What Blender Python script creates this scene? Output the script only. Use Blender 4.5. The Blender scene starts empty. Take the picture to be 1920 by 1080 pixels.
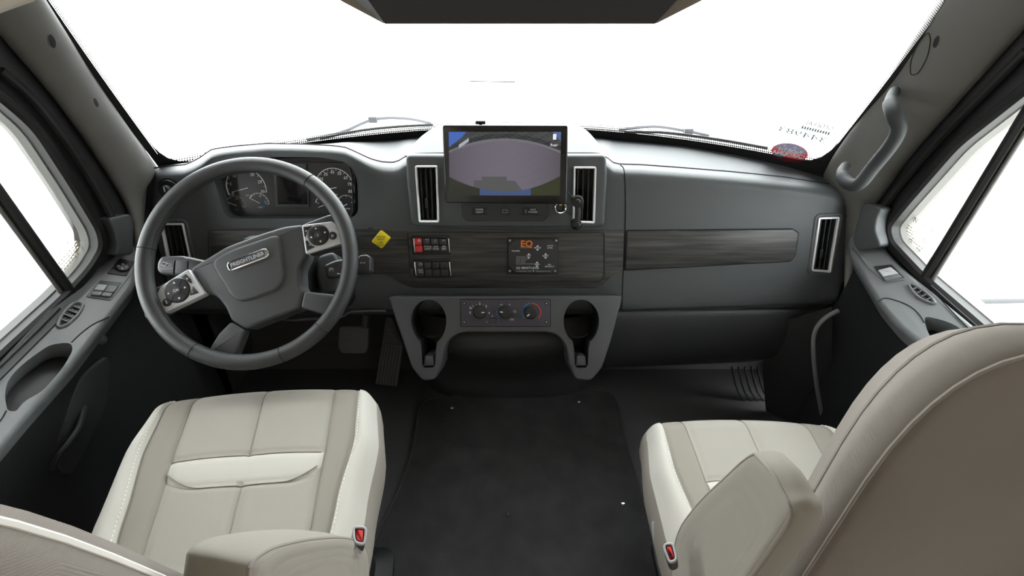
import bpy, bmesh, math, random
from mathutils import Vector as V, Matrix
random.seed(7)
C = bpy.context.scene.collection
PI = math.pi
# ------------------------------------------------------------------ camera, world, lights, exposure
FPX = 900.0; PITCH = math.radians(33); CAM = V((0, 0, 1.25))
cd = bpy.data.cameras.new('camera'); cam = bpy.data.objects.new('camera', cd); C.objects.link(cam)
cam.location = CAM; cam.rotation_euler = (PI/2-PITCH, 0, 0)
cd.sensor_width = 36; cd.lens = FPX/1920*36; cd.clip_start = .02; cd.clip_end = 500
bpy.context.scene.camera = cam
vs = bpy.context.scene.view_settings
vs.view_transform = 'Standard'; vs.look = 'None'; vs.gamma = 1; vs.exposure = 0.0; vs.use_curve_mapping = False
w = bpy.data.worlds.new('sky'); bpy.context.scene.world = w; w.use_nodes = True
bg = w.node_tree.nodes['Background']; bg.inputs[0].default_value = (.97, .99, 1, 1); bg.inputs[1].default_value = 11.0
def area(name, loc, rot, sx, sy, power, col=(1, .96, .9)):
    l = bpy.data.lights.new(name, 'AREA'); l.shape = 'RECTANGLE'; l.size = sx; l.size_y = sy; l.energy = power; l.color = col
    o = bpy.data.objects.new(name, l); C.objects.link(o); o.location = loc; o.rotation_euler = rot
    return o
area('cabin_ceiling_light', (0, -.75, 1.86), (math.radians(12), 0, 0), 1.4, .7, 50)
# ------------------------------------------------------------------ projection helpers: a pixel of the photo gives a direction of sight
AX = V((0, math.cos(PITCH), -math.sin(PITCH))); UP = V((0, math.sin(PITCH), math.cos(PITCH)))
def ray(u, v): return V(((u-960)/FPX, 0, 0)) + AX + UP*((540-v)/FPX)
def att(u, v, t): return CAM + ray(u, v)*t
def atx(u, v, x): d = ray(u, v); return CAM + d*(x/d.x)
def aty(u, v, y): d = ray(u, v); return CAM + d*(y/d.y)
def atz(u, v, z): d = ray(u, v); return CAM + d*((z-CAM.z)/d.z)
class Pl:                                                     # a plane with its own axes: ux across, uy up, n towards the viewer
    def __init__(s, o, n, right=(1, 0, 0)):
        s.o = V(o); s.n = V(n).normalized(); r = V(right); s.ux = (r - s.n*r.dot(s.n)).normalized(); s.uy = s.n.cross(s.ux)
    def pt(s, u, v, h=0):
        d = ray(u, v); q = s.o + s.n*h; return CAM + d*((q-CAM).dot(s.n)/d.dot(s.n))
    def px(s, u, v, h=0): q = s.pt(u, v, h) - s.o; return (q.dot(s.ux), q.dot(s.uy))
    def w(s, a, b, h=0): return s.o + s.ux*a + s.uy*b + s.n*h
    def pxs(s, pts, h=0): return [s.px(u, v, h) for u, v in pts]
# ------------------------------------------------------------------ materials
def srgb(*c): return tuple((x/255/12.92 if x/255 <= .04045 else ((x/255+.055)/1.055)**2.4) for x in c)+(1,)
MATS = {}
def mat(name, col, rough=.5, metal=0, bump=0, scale=200, spec=.5, emis=None, estr=1, mix=None, detail=3, sheen=0):
    if name in MATS: return MATS[name]
    m = bpy.data.materials.new(name); m.use_nodes = True; nt = m.node_tree; b = nt.nodes['Principled BSDF']
    b.inputs['Base Color'].default_value = tuple(col[:3])+(1,); b.inputs['Roughness'].default_value = rough
    b.inputs['Metallic'].default_value = metal; b.inputs['Specular IOR Level'].default_value = spec
    if sheen: b.inputs['Sheen Weight'].default_value = sheen
    if emis: b.inputs['Emission Color'].default_value = tuple(emis[:3])+(1,); b.inputs['Emission Strength'].default_value = estr
    if bump or mix:
        tc = nt.nodes.new('ShaderNodeTexCoord'); n = nt.nodes.new('ShaderNodeTexNoise'); n.inputs['Scale'].default_value = scale; n.inputs['Detail'].default_value = detail
        nt.links.new(tc.outputs['Object'], n.inputs['Vector'])
        if bump:
            bp = nt.nodes.new('ShaderNodeBump'); bp.inputs['Strength'].default_value = bump; bp.inputs['Distance'].default_value = .001
            nt.links.new(n.outputs['Fac'], bp.inputs['Height']); nt.links.new(bp.outputs['Normal'], b.inputs['Normal'])
        if mix:
            n2 = nt.nodes.new('ShaderNodeTexNoise'); n2.inputs['Scale'].default_value = mix[1]; n2.inputs['Detail'].default_value = 5
            nt.links.new(tc.outputs['Object'], n2.inputs['Vector'])
            r = nt.nodes.new('ShaderNodeValToRGB'); r.color_ramp.elements[0].position = .35; r.color_ramp.elements[1].position = .68
            r.color_ramp.elements[0].color = tuple(col[:3])+(1,); r.color_ramp.elements[1].color = tuple(mix[0][:3])+(1,)
            nt.links.new(n2.outputs['Fac'], r.inputs[0]); nt.links.new(r.outputs[0], b.inputs['Base Color'])
    MATS[name] = m; return m
def fabric(name, col, sc=1100, strength=.4, vary=.9):
    m = bpy.data.materials.new(name); m.use_nodes = True; nt = m.node_tree; b = nt.nodes['Principled BSDF']
    b.inputs['Roughness'].default_value = .95; b.inputs['Specular IOR Level'].default_value = .15
    tc = nt.nodes.new('ShaderNodeTexCoord'); w1 = nt.nodes.new('ShaderNodeTexWave'); w2 = nt.nodes.new('ShaderNodeTexWave')
    w1.inputs['Scale'].default_value = sc; w2.inputs['Scale'].default_value = sc; w1.bands_direction = 'X'; w2.bands_direction = 'DIAGONAL'
    w1.inputs['Distortion'].default_value = 1.5; w2.inputs['Distortion'].default_value = 1.5
    mx = nt.nodes.new('ShaderNodeMath'); mx.operation = 'MULTIPLY'; bp = nt.nodes.new('ShaderNodeBump')
    bp.inputs['Strength'].default_value = strength; bp.inputs['Distance'].default_value = .0012
    for q in (w1, w2): nt.links.new(tc.outputs['Object'], q.inputs['Vector'])
    nt.links.new(w1.outputs['Fac'], mx.inputs[0]); nt.links.new(w2.outputs['Fac'], mx.inputs[1])
    nt.links.new(mx.outputs[0], bp.inputs['Height']); nt.links.new(bp.outputs['Normal'], b.inputs['Normal'])
    r = nt.nodes.new('ShaderNodeMapRange'); r.inputs[3].default_value = vary; r.inputs[4].default_value = 1.04
    nt.links.new(mx.outputs[0], r.inputs[0]); vm = nt.nodes.new('ShaderNodeVectorMath'); vm.operation = 'SCALE'; vm.inputs[0].default_value = col[:3]
    nt.links.new(r.outputs[0], vm.inputs['Scale']); nt.links.new(vm.outputs[0], b.inputs['Base Color'])
    MATS[name] = m; return m
def wood(name):
    m = bpy.data.materials.new(name); m.use_nodes = True; nt = m.node_tree; b = nt.nodes['Principled BSDF']
    b.inputs['Roughness'].default_value = .42
    tc = nt.nodes.new('ShaderNodeTexCoord'); mp = nt.nodes.new('ShaderNodeMapping'); mp.inputs['Scale'].default_value = (2.2, 30, 42)
    n = nt.nodes.new('ShaderNodeTexNoise'); n.inputs['Scale'].default_value = 2.2; n.inputs['Detail'].default_value = 9; n.inputs['Distortion'].default_value = .6
    r = nt.nodes.new('ShaderNodeValToRGB'); e = r.color_ramp.elements
    e[0].position = .3; e[0].color = (.012, .012, .012, 1); e[1].position = .72; e[1].color = (.085, .08, .075, 1)
    k = e.new(.5); k.color = (.035, .034, .033, 1)
    nt.links.new(tc.outputs['Object'], mp.inputs[0]); nt.links.new(mp.outputs[0], n.inputs['Vector']); nt.links.new(n.outputs['Fac'], r.inputs[0])
    nt.links.new(r.outputs[0], b.inputs['Base Color'])
    bp = nt.nodes.new('ShaderNodeBump'); bp.inputs['Strength'].default_value = .25; bp.inputs['Distance'].default_value = .0006
    nt.links.new(n.outputs['Fac'], bp.inputs['Height']); nt.links.new(bp.outputs['Normal'], b.inputs['Normal'])
    return m
def glassmat():
    m = bpy.data.materials.new('clear_glass'); m.use_nodes = True; nt = m.node_tree; nt.nodes.remove(nt.nodes['Principled BSDF'])
    t = nt.nodes.new('ShaderNodeBsdfTransparent'); g = nt.nodes.new('ShaderNodeBsdfGlossy'); g.inputs['Roughness'].default_value = .02
    fr = nt.nodes.new('ShaderNodeFresnel'); fr.inputs['IOR'].default_value = 1.35; x = nt.nodes.new('ShaderNodeMixShader')
    nt.links.new(fr.outputs[0], x.inputs[0]); nt.links.new(t.outputs[0], x.inputs[1]); nt.links.new(g.outputs[0], x.inputs[2])
    nt.links.new(x.outputs[0], nt.nodes['Material Output'].inputs[0]); t.inputs[0].default_value = (.93, .96, .95, 1)
    return m
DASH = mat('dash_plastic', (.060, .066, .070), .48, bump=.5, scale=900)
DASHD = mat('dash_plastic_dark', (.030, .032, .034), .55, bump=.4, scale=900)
CONS = mat('console_plastic', (.062, .064, .070), .5, bump=.5, scale=900)
BLK = mat('black_plastic', (.012, .012, .013), .45)
GLOSSBLK = mat('gloss_black', (.008, .008, .009), .12)
SEAM = mat('panel_gap', (.004, .004, .005), .8)
WHEEL = mat('black_leather', (.030, .032, .034), .42, bump=.5, scale=1300)
HUBM = mat('hub_plastic', (.055, .058, .062), .5, bump=.5, scale=1100)
SILVER = mat('satin_silver', (.62, .63, .66), .35, metal=.35)
CHROME = mat('chrome', (.85, .86, .88), .12, metal=1)
VENTCH = mat('satin_chrome_ring', (.80, .81, .83), .28, metal=.35)
STEEL = mat('steel', (.45, .45, .46), .3, metal=1)
WHITE = mat('white_print', (.8, .8, .8), .6); GREYP = mat('grey_print', (.42, .42, .43), .6)
BLUEP = mat('blue_print', (.03, .19, .48), .6); REDP = mat('red_print', (.62, .06, .05), .6); ORNG = mat('orange_print', (.86, .2, .01), .5)
GREENP = mat('green_print', (.3, .6, .05), .5); BLKP = mat('black_print', (.02, .02, .02), .6)
YEL = mat('yellow_plastic', (.80, .62, .02), .4); RED = mat('red_switch', (.62, .03, .03), .35)
REDB = mat('red_buckle', (.8, .06, .06), .35)
CLUST = mat('cluster_face', (.028, .028, .028), .3); LCD = mat('lcd_glass', (.006, .006, .007), .12)
WOOD = wood('dark_wood_trim'); GLASS = glassmat()
TAUPE = fabric('taupe_seat_fabric', (.31, .285, .25)); CREAM = fabric('cream_seat_fabric', (.50, .485, .44), strength=.25, vary=.97)
GREIGE = fabric('grey_beige_fabric', (.37, .35, .31), strength=.35)
TAUPEB = fabric('taupe_seat_back_fabric', (.33, .295, .265), sc=1000, strength=.6, vary=.82)
PIPE = mat('seat_piping', (.25, .225, .20), .8); CPIPE = mat('cream_piping', (.76, .74, .68), .8)
RUB = mat('rubber_floor', (.05, .05, .052), .7, bump=.3, scale=300); CARPET = mat('carpet_mat', (.022, .0225, .023), .95, bump=1, scale=1500, mix=((.036, .036, .037), 14))
CARPB = mat('mat_binding', (.03, .03, .032), .8)
PILL = mat('pillar_trim', (.135, .132, .122), .5, bump=.3, scale=700); DOORM = mat('door_plastic', (.165, .175, .18), .34, bump=.4, scale=800)
DOORD = mat('door_plastic_dark', (.02, .021, .022), .55, bump=.3, scale=700); SEAL = mat('rubber_seal', (.01, .01, .01), .5)
BEIGE = mat('headliner', (.55, .50, .43), .9, bump=.2, scale=400); RVW = mat('coach_wall', (.50, .46, .40), .8)
GREYL = mat('light_grey_plastic', (.40, .42, .45), .45); PAVE = mat('pale_concrete', (.62, .61, .58), .9, mix=((.74, .73, .70), 1.3))
PAINT = mat('white_paint', (.78, .78, .79), .3); NAVY = mat('navy_print', (.22, .22, .34), .6); PINKR = mat('glare_red_print', (.9, .22, .25), .6)  # pale navy and pinkish red have the windshield glare put into their colour
PANELP = mat('climate_panel', (.050, .045, .062), .45, bump=.3, scale=900)
# ------------------------------------------------------------------ building
WL = {}
def mk(name, verts, faces, m, parent=None, smooth=True, ang=35, mids=None, base=False):
    vs_ = [V(p) for p in verts]
    lo = V([min(p[i] for p in vs_) for i in range(3)]); hi = V([max(p[i] for p in vs_) for i in range(3)])
    org = (lo+hi)/2
    if parent is None: org.z = lo.z
    me = bpy.data.meshes.new(name); me.from_pydata([p-org for p in vs_], [], faces)
    for q in (m if isinstance(m, (list, tuple)) else [m]): me.materials.append(q)
    if mids: me.polygons.foreach_set('material_index', mids)
    me.update()
    bm = bmesh.new(); bm.from_mesh(me); bmesh.ops.recalc_face_normals(bm, faces=bm.faces); bm.to_mesh(me); bm.free()
    if smooth:
        me.shade_smooth(); me.set_sharp_from_angle(angle=math.radians(ang))
    o = bpy.data.objects.new(name, me); C.objects.link(o); WL[o.name] = org
    if parent is not None: o.parent = parent; o.location = org - WL[parent.name]
    else: o.location = org
    return o
def thing(name, label, cat, loc, group=None, kind=None):
    o = bpy.data.objects.new(name, None); o.empty_display_size = .05; C.objects.link(o); o.location = V(loc); WL[o.name] = V(loc)
    if kind: o['kind'] = kind
    o['label'] = label; o['category'] = cat
    if group: o['group'] = group
    return o
def tag(o, label=None, cat=None, group=None, kind=None):
    if label: o['label'] = label
    if cat: o['category'] = cat
    if group: o['group'] = group
    if kind: o['kind'] = kind
    return o
class MB:
    def __init__(s): s.v = []; s.f = []; s.m = []
    def add(s, v, f, mi=0):
        k = len(s.v); s.v += [V(p) for p in v]; s.f += [tuple(i+k for i in q) for q in f]; s.m += [mi]*len(f)
    def grid(s, rows, mi=0, closed=False):
        nr, nc = len(rows), len(rows[0]); v = [p for r in rows for p in r]; f = []
        for i in range(nr-1):
            for j in range(nc if closed else nc-1):
                j2 = (j+1) % nc; f.append((i*nc+j, i*nc+j2, (i+1)*nc+j2, (i+1)*nc+j))
        s.add(v, f, mi)
    def loops(s, L, cap0=True, cap1=True, mi=0):
        n = len(L[0]); s.grid(L, mi, True); k = len(s.v)-n*len(L)
        if cap0: s.f.append(tuple(k+i for i in range(n))); s.m.append(mi)
        if cap1: s.f.append(tuple(k+n*(len(L)-1)+i for i in range(n))); s.m.append(mi)
    def tube(s, path, r, n=10, closed=False, mi=0, cap=True):
        P = [V(p) for p in path]; R = r if isinstance(r, (list, tuple)) else [r]*len(P); L = []; prev = None
        for i, p in enumerate(P):
            if closed: t = P[(i+1) % len(P)]-P[i-1]
            else: t = P[min(i+1, len(P)-1)]-P[max(i-1, 0)]
            t.normalize()
            if prev is None:
                a = V((0, 0, 1)) if abs(t.z) < .9 else V((1, 0, 0)); x = t.cross(a).normalized()
            else: x = (prev - t*prev.dot(t)).normalized()
            prev = x; y = t.cross(x)
            L.append([p+(x*math.cos(2*PI*k/n)+y*math.sin(2*PI*k/n))*R[i] for k in range(n)])
        if closed: L.append(L[0][:]); s.loops(L, False, False, mi)
        else: s.loops(L, cap, cap, mi)
    def box(s, c, sx, sy, sz, rot=None, mi=0):
        M = rot or Matrix.Identity(3); v = [V(c)+M @ V((a*sx/2, b*sy/2, d*sz/2)) for a in (-1, 1) for b in (-1, 1) for d in (-1, 1)]
        s.add(v, [(0, 1, 3, 2), (4, 6, 7, 5), (0, 4, 5, 1), (2, 3, 7, 6), (0, 2, 6, 4), (1, 5, 7, 3)], mi)
    def make(s, name, m, parent=None, **k): return mk(name, s.v, s.f, m, parent, mids=s.m if isinstance(m, (list, tuple)) else None, **k)
def roundpoly(p, r, seg=4):
    out = []; n = len(p); P = [V((a, b)) for a, b in p]
    for i in range(n):
        a, b, c = P[i-1], P[i], P[(i+1) % n]; d1 = (a-b); d2 = (c-b); k = min(r[i] if isinstance(r, (list, tuple)) else r, d1.length*.48, d2.length*.48)
        if k < 1e-6: out.append((b.x, b.y)); continue
        s0 = b+d1.normalized()*k; s1 = b+d2.normalized()*k
        for j in range(seg+1):
            t = j/seg; q = s0*(1-t)**2+b*2*t*(1-t)+s1*t*t; out.append((q.x, q.y))
    return out
def offs(p, d):                                               # move a polygon's outline inwards by d
    n = len(p); A = sum(p[i-1][0]*p[i][1]-p[i][0]*p[i-1][1] for i in range(n)); sg = 1 if A > 0 else -1; out = []
    for i in range(n):
        a, b, c = V(p[i-1]), V(p[i]), V(p[(i+1) % n]); e1 = (b-a); e2 = (c-b)
        if e1.length < 1e-9: e1 = e2.copy()
        if e2.length < 1e-9: e2 = e1.copy()
        e1.normalize(); e2.normalize(); n1 = V((-e1.y, e1.x))*sg; n2 = V((-e2.y, e2.x))*sg; m = n1+n2
        if m.length < 1e-6: m = n1.copy()
        m.normalize(); k = d/max(.35, m.dot(n1)); out.append((b.x+m.x*k, b.y+m.y*k))
    return out
def rrect(cx, cy, w_, h_, r=0, rot=0, seg=4):
    c, s = math.cos(rot), math.sin(rot); p = [(-w_/2, -h_/2), (w_/2, -h_/2), (w_/2, h_/2), (-w_/2, h_/2)]
    if r: p = roundpoly(p, r, seg)
    return [(cx+x*c-y*s, cy+x*s+y*c) for x, y in p]
def circ(cx, cy, r, n=32, ry=None): ry = ry or r; return [(cx+r*math.cos(2*PI*i/n), cy+ry*math.sin(2*PI*i/n)) for i in range(n)]
def plate_mb(mb, pl, p, h0, h1, bev=.001, mi=0, seg=3):
    L = [[pl.w(x, y, h0) for x, y in p]]
    for j in range(seg+1):
        a = j/seg*PI/2; q = offs(p, bev*(1-math.cos(a))) if j else p; L.append([pl.w(x, y, h1-bev+bev*math.sin(a)) for x, y in q])
    mb.loops(L, True, True, mi)
def plate(name, pl, p, h0, h1, m, parent=None, bev=.001, **k):
    mb = MB(); plate_mb(mb, pl, p, h0, h1, bev); return mb.make(name, m, parent, **k)
def frame_mb(mb, pl, p, wd, h0, h1, bev=.001, mi=0):
    q = offs(p, wd); L = []
    for pp, h in ((p, h0), (p, h1-bev), (offs(p, bev), h1), (offs(p, wd-bev), h1), (q, h1-bev), (q, h0)): L.append([pl.w(x, y, h) for x, y in pp])
    L.append(L[0][:]); mb.loops(L, False, False, mi)
def frame(name, pl, p, wd, h0, h1, m, parent=None, bev=.001): mb = MB(); frame_mb(mb, pl, p, wd, h0, h1, bev); return mb.make(name, m, parent)
def cut(o, cutters):                                          # carve recesses, applied at once
    tmp = []
    for pl, p, h0, h1 in cutters:
        mb = MB(); mb.loops([[pl.w(x, y, h) for x, y in p] for h in (h0, h1)]); c = mb.make('cutter', o.data.materials[0], None, smooth=False); tmp.append(c)
        md = o.modifiers.new('cut', 'BOOLEAN'); md.operation = 'DIFFERENCE'; md.object = c; md.solver = 'EXACT'; md.use_self = o.name.startswith(('fascia', 'console_face'))
    dg = bpy.context.evaluated_depsgraph_get(); dg.update(); me = bpy.data.meshes.new_from_object(o.evaluated_get(dg)); old = o.data
    o.modifiers.clear(); o.data = me; me.name = o.name
    for c in tmp: bpy.data.objects.remove(c)
    me.shade_smooth(); me.set_sharp_from_angle(angle=math.radians(35))
    return o
def text_mb(mb, s, pl, a, b, size, h=.0006, rot=0, mirror=False, mi=0, align='CENTER', sx=1, bold=0, shear=0):
    cu = bpy.data.curves.new('t', 'FONT'); cu.body = s; cu.size = size; cu.align_x = align; cu.align_y = 'CENTER'; cu.resolution_u = 2; cu.offset = bold; cu.shear = shear
    o = bpy.data.objects.new('t', cu); C.objects.link(o); dg = bpy.context.evaluated_depsgraph_get(); dg.update()
    me = bpy.data.meshes.new_from_object(o.evaluated_get(dg)); c_, s_ = math.cos(rot), math.sin(rot); v = []
    for p in me.vertices:
        x, y = p.co.x*sx*(-1 if mirror else 1), p.co.y; v.append(pl.w(a+x*c_-y*s_, b+x*s_+y*c_, h))
    mb.add(v, [tuple(q.vertices) for q in me.polygons], mi)
    bpy.data.objects.remove(o); bpy.data.curves.remove(cu); bpy.data.meshes.remove(me)
def text(name, s, pl, u, v, px, m, parent=None, h=.0006, **k):
    mb = MB(); a, b = pl.px(u, v, h); t = (pl.pt(u, v, h)-CAM).dot(AX); text_mb(mb, s, pl, a, b, px*t/FPX*1.35, h, **k); return mb.make(name, m, parent, smooth=False)
def interp(tab, u):
    if u <= tab[0][0]: return tab[0][1]
    for (a, x), (b, y) in zip(tab, tab[1:]):
        if u <= b: return x+(y-x)*(u-a)/(b-a)
    return tab[-1][1]
def smooth_tab(tab, u, k=9): return sum(interp(tab, u+d) for d in (-k, -k/2, 0, k/2, k))/5
def cr(P, n):                                                 # smooth curve through points
    out = []; m = len(P)
    for i in range(m-1):
        p0, p1, p2, p3 = P[max(i-1, 0)], P[i], P[i+1], P[min(i+2, m-1)]
        for j in range(n):
            t = j/n; out.append(p1*(2*t**3-3*t*t+1)+(p2-p0)*.5*(t**3-2*t*t+t)+p2*(-2*t**3+3*t*t)+(p3-p1)*.5*(t**3-t*t))
    out.append(P[-1].copy()); return out
def hull_px(pl, pts, r=0, h=0, seg=4): q = pl.pxs(pts, h); return roundpoly(q, r, seg) if r else q

# planes of the cab
tl = math.radians(12)
F = Pl((0, 1.20, .70), (0, -math.cos(tl), math.sin(tl)))       # dash fascia
K = Pl((0, 1.10, .506), (0, -math.cos(math.atan(.6)), math.sin(math.atan(.6))))   # console face
al, yw = math.radians(50), math.radians(4)
SW = Pl((-.549, .870, .752), (math.sin(yw)*math.sin(al), -math.cos(yw)*math.sin(al), math.cos(al)))
XL, XR = -1.0, .97
DL = Pl((-.95, .8, .625), (.55, 0, .83), right=(0, 1, 0)); DR = Pl((.92, .8, .635), (-.55, 0, .83), right=(0, 1, 0))
SL = Pl((XL, .8, .8), (1, 0, 0), right=(0, 1, 0)); SR = Pl((XR, .8, .8), (-1, 0, 0), right=(0, 1, 0))
FL = Pl((0, .8, 0), (0, 0, 1))
# ================================================================== SETTING
def struct(o): o['kind'] = 'structure'; return o
g = Pl((0, 0, -1.05), (0, 0, 1))
struct(mk('ground', [(-40, -30, -1.05), (40, -30, -1.05), (40, 60, -1.05), (-40, 60, -1.05)], [(0, 1, 2, 3)], PAVE))
# floor of the cab
fl = MB(); fl.box((0, -.55, -.02), 2.16, 4.9, .04); f_ = struct(fl.make('floor', RUB))
def wbase(s): return V((.935*s-.047*s*s, 1.60-.28*s*s, .80-.035*s*s))
def wsurf(s, t): b = wbase(s); return b+V((.05*s*s*t, -.32*t-.015*math.sin(PI*t), .80*t))
tb = MB(); tb.grid([[V((x, y-.0*x*x, z)) for x in (-1.0, -.5, 0, .5, 1.0)] for y, z in ((1.36, -.0), (1.44, .06), (1.50, .30), (1.52, .50))]); struct(tb.make('wall_front', RUB))
S_ = [i/10 for i in range(-10, 11)]; tb = MB(); tb.grid([[wsurf(q, -.10) for q in S_], [wbase(q)+V((0, .0, -.12)) for q in S_], [V((1.0*q, 1.52, .50)) for q in S_]]); struct(tb.make('wall_cowl', RUB))
for s_, nm in ((-1, 'wall_left'), (1, 'wall_right')):
    m_ = MB(); m_.box((s_*1.015, 1.42, .34), .03, .42, .68); m_.box((s_*.93, 1.43, .685), .2, .42, .02); struct(m_.make(nm, RUB))  # flat second box: unseen cover added to stop light leaking into the footwell
# roof, coach walls behind the camera
rb = MB(); rb.box((0, .15, 1.64), 2.06, 2.0, .04); struct(rb.make('ceiling', BEIGE))
cb = MB(); cb.box((0, -1.95, 1.96), 2.3, 2.2, .04); struct(cb.make('ceiling_coach', BEIGE))
wb = MB(); wb.box((0, -3.0, .95), 2.3, .04, 2.0); struct(wb.make('wall_back', RVW))
for s, nm in ((-1, 'wall_coach_left'), (1, 'wall_coach_right')):
    m_ = MB(); m_.box((s*1.13, -1.55, .98), .04, 2.9, 1.96); struct(m_.make(nm, RVW))
# ------------------------------------------------------------------ windshield
wn = thing('window_1', 'large curved windshield', 'windshield', (0, 1.5, .8)); del wn['label']; del wn['category']; wn['kind'] = 'structure'
mb = MB(); mb.grid([[wsurf(s/20, t/12) for s in range(-20, 21)] for t in range(-1, 13)]); mb.make('glass', GLASS, wn, ang=180)
mb = MB()                                                      # black ceramic band along the lower edge and the sides, fading out in dots
def band(path_in, path_out, off):
    mb.grid([[p+off for p in path_in], [p+off for p in path_out]])
off = V((0, -.004, .001))
S = [i/40 for i in range(-40, 41)]
band([wsurf(s, -.08) for s in S], [wsurf(s, .052) for s in S], off)
for sg in (-1, 1):
    T = [i/30 for i in range(0, 31)]
    band([wsurf(sg*1.0, t) for t in T], [wsurf(sg*(.970 if sg > 0 else .984), t) for t in T], off)
def dot(p, n, ux, r):
    uy = n.cross(ux); mb.add([p+(ux*math.cos(k*PI/3)+uy*math.sin(k*PI/3))*r for k in range(6)], [(0, 1, 2, 3, 4, 5)])
for row in range(4):
    for i in range(-170, 171):
        s = (i+(row % 2)*.5)/170*.965; p = wsurf(s, .056+row*.0085)+off; dot(p, V((0, -.9, .44)), V((1, 0, 0)), .0032-row*.0006)
for sg in (-1, 1):
    for row in range(5):
        for i in range(210):
            t = .05+(i+(row % 2)*.5)/210*.95; p = wsurf(sg*((.968 if sg > 0 else .982)-row*.0029), t)+off; dot(p, V((-sg*.5, -.8, .35)).normalized(), V((0, -.44, .9)), 0.0019-row*.0003)
    mb.add([wsurf(sg*(a_+(.013 if sg < 0 else 0)), b_)+off for a_, b_ in ((.972, .05), (.915, .05), (.940, .059), (.957, .078), (.966, .105), (.970, .14))], [(0, 1, 2, 3, 4, 5)])
mb.make('black_border', SEAL, wn, smooth=False)
# ------------------------------------------------------------------ pillar trims
def loft_rows(rows, nsub=4, msub=4):
    R = [cr(r, msub) for r in rows]; cols = [cr([R[i][j] for i in range(len(R))], nsub) for j in range(len(R[0]))]
    return cols
def pillar(name, inner, outer, x0, xs, m, tin):
    A = [att(u, v, t) for (u, v), t in zip(inner, tin)]; B = [atx(u, v, x) for (u, v), x in zip(outer, xs)]
    k = (1.62-A[0].z)/(A[0].z-A[1].z); A = [A[0]+(A[0]-A[1])*k]+A; k = (1.62-B[0].z)/(B[0].z-B[1].z); B = [B[0]+(B[0]-B[1])*k]+B
    sg = 1 if x0 > 0 else -1
    M1 = [a*.7+b*.3+V((-sg*.018, -.022, 0)) for a, b in zip(A, B)]; M2 = [a*.3+b*.7+V((-sg*.018, -.012, 0)) for a, b in zip(A, B)]
    A0 = [a+V((sg*.03, .035, 0)) for a in A]; B0 = [b+V((sg*.03, .03, 0)) for b in B]
    mb = MB(); mb.grid(loft_rows([A0, A, M1, M2, B, B0], 5, 6)); o = struct(mb.make(name, m, ang=60)); return o
pL = pillar('trim_1', [(84, 0), (182, 155), (287, 313), (276, 345), (264, 470)], [(-10, 50), (115, 200), (215, 345), (248, 420), (262, 560)], -1, [-.985]*5, PILL, [.95, 1.10, 1.27, 1.31, 1.31])
pR = pillar('trim_2', [(1760, 0), (1664, 154), (1590, 255), (1552, 314), (1545, 345), (1570, 400), (1590, 470)], [(1925, 45), (1805, 180), (1700, 300), (1662, 355), (1625, 410), (1605, 480), (1590, 560)], 1, [.96]*7, PILL, [1.0, 1.14, 1.24, 1.31, 1.38, 1.40, 1.40])
# screw recess holes in the pillars
def onpillar(P, u, v):
    dg = bpy.context.evaluated_depsgraph_get(); dg.update(); inv = P.matrix_world.inverted(); d = ray(u, v)
    ok, loc, n, i = P.ray_cast(inv @ CAM, (inv.to_3x3() @ d).normalized()); loc = P.matrix_world @ loc if ok else att(u, v, 1.05)
    n = V(n) if ok else -d.normalized()
    if n.dot(d) > 0: n = -n
    return loc, n
for P_, pts in ((pL, [(97, 77, .011), (180, 192, .008)]), (pR, [(1756, 78, .010)])):
    for u, v, r in pts:
        loc, n = onpillar(P_, u, v); q = Pl(loc, n, right=(0, 0, 1)); mb = MB(); plate_mb(mb, q, circ(0, 0, r*1.3, 20, r*.75), -.004, .0008, .0005); plate_mb(mb, q, circ(0, 0, r*1.15, 20, r*.6), 0, .0012, .0003, 1)
        o = mb.make('screw_hole', [PILL, BLK], P_)
loc, n = onpillar(pR, 1727, 102); q = Pl(loc, n, right=(.2, 0, 1)); mb = MB(); oval = hull_px(q, [(1742, 58), (1720, 82), (1707, 118), (1708, 142), (1722, 138), (1740, 108), (1746, 75)], .02)
mb.tube([q.w(a, b, .001) for a, b in oval], .0009, 5, True); mb.make('cover_outline', SEAM, pR)
# ------------------------------------------------------------------ doors with their windows
def door(name, S_, winpx, sg, xw):
    r = thing(name, '', '', (xw, .8, 0)); del r['label']; del r['category']; r['kind'] = 'structure'
    out = [(-.75, -.8), (.44, -.8), (.52, .0), (.26, .82), (-.75, .82)]
    mb = MB(); mb.loops([[S_.w(a, b, h) for a, b in out] for h in (-.05, 0)]); o = mb.make('door_shell', DOORD, r, smooth=False)
    wp = roundpoly(S_.pxs(winpx), .03, 5); cut(o, [(S_, wp, -.09, .03)])
    mb = MB(); frame_mb(mb, S_, offs(wp, -.016), .026, -.02, .012, .006); mb.make('window_seal', SEAL, r)
    mb = MB(); frame_mb(mb, S_, offs(wp, .004), .008, -.045, -.012, .003); mb.make('window_frame', PILL, r)
    mb = MB(); mb.add([S_.w(a, b, -.035) for a, b in wp], [tuple(range(len(wp)))]); mb.make('window_glass', GLASS, r, smooth=False)
    return r, wp
dl, wpl = door('door_1', SL, [(-260, 0), (0, 185), (62, 240), (130, 345), (182, 432), (188, 465), (165, 505), (118, 556), (0, 665), (-420, 1080)], -1, XL)
dr, wpr = door('door_2', SR, [(2160, -20), (1920, 175), (1800, 270), (1700, 385), (1668, 425), (1674, 455), (1735, 520), (1835, 606), (2300, 1030)], 1, XR)
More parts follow.
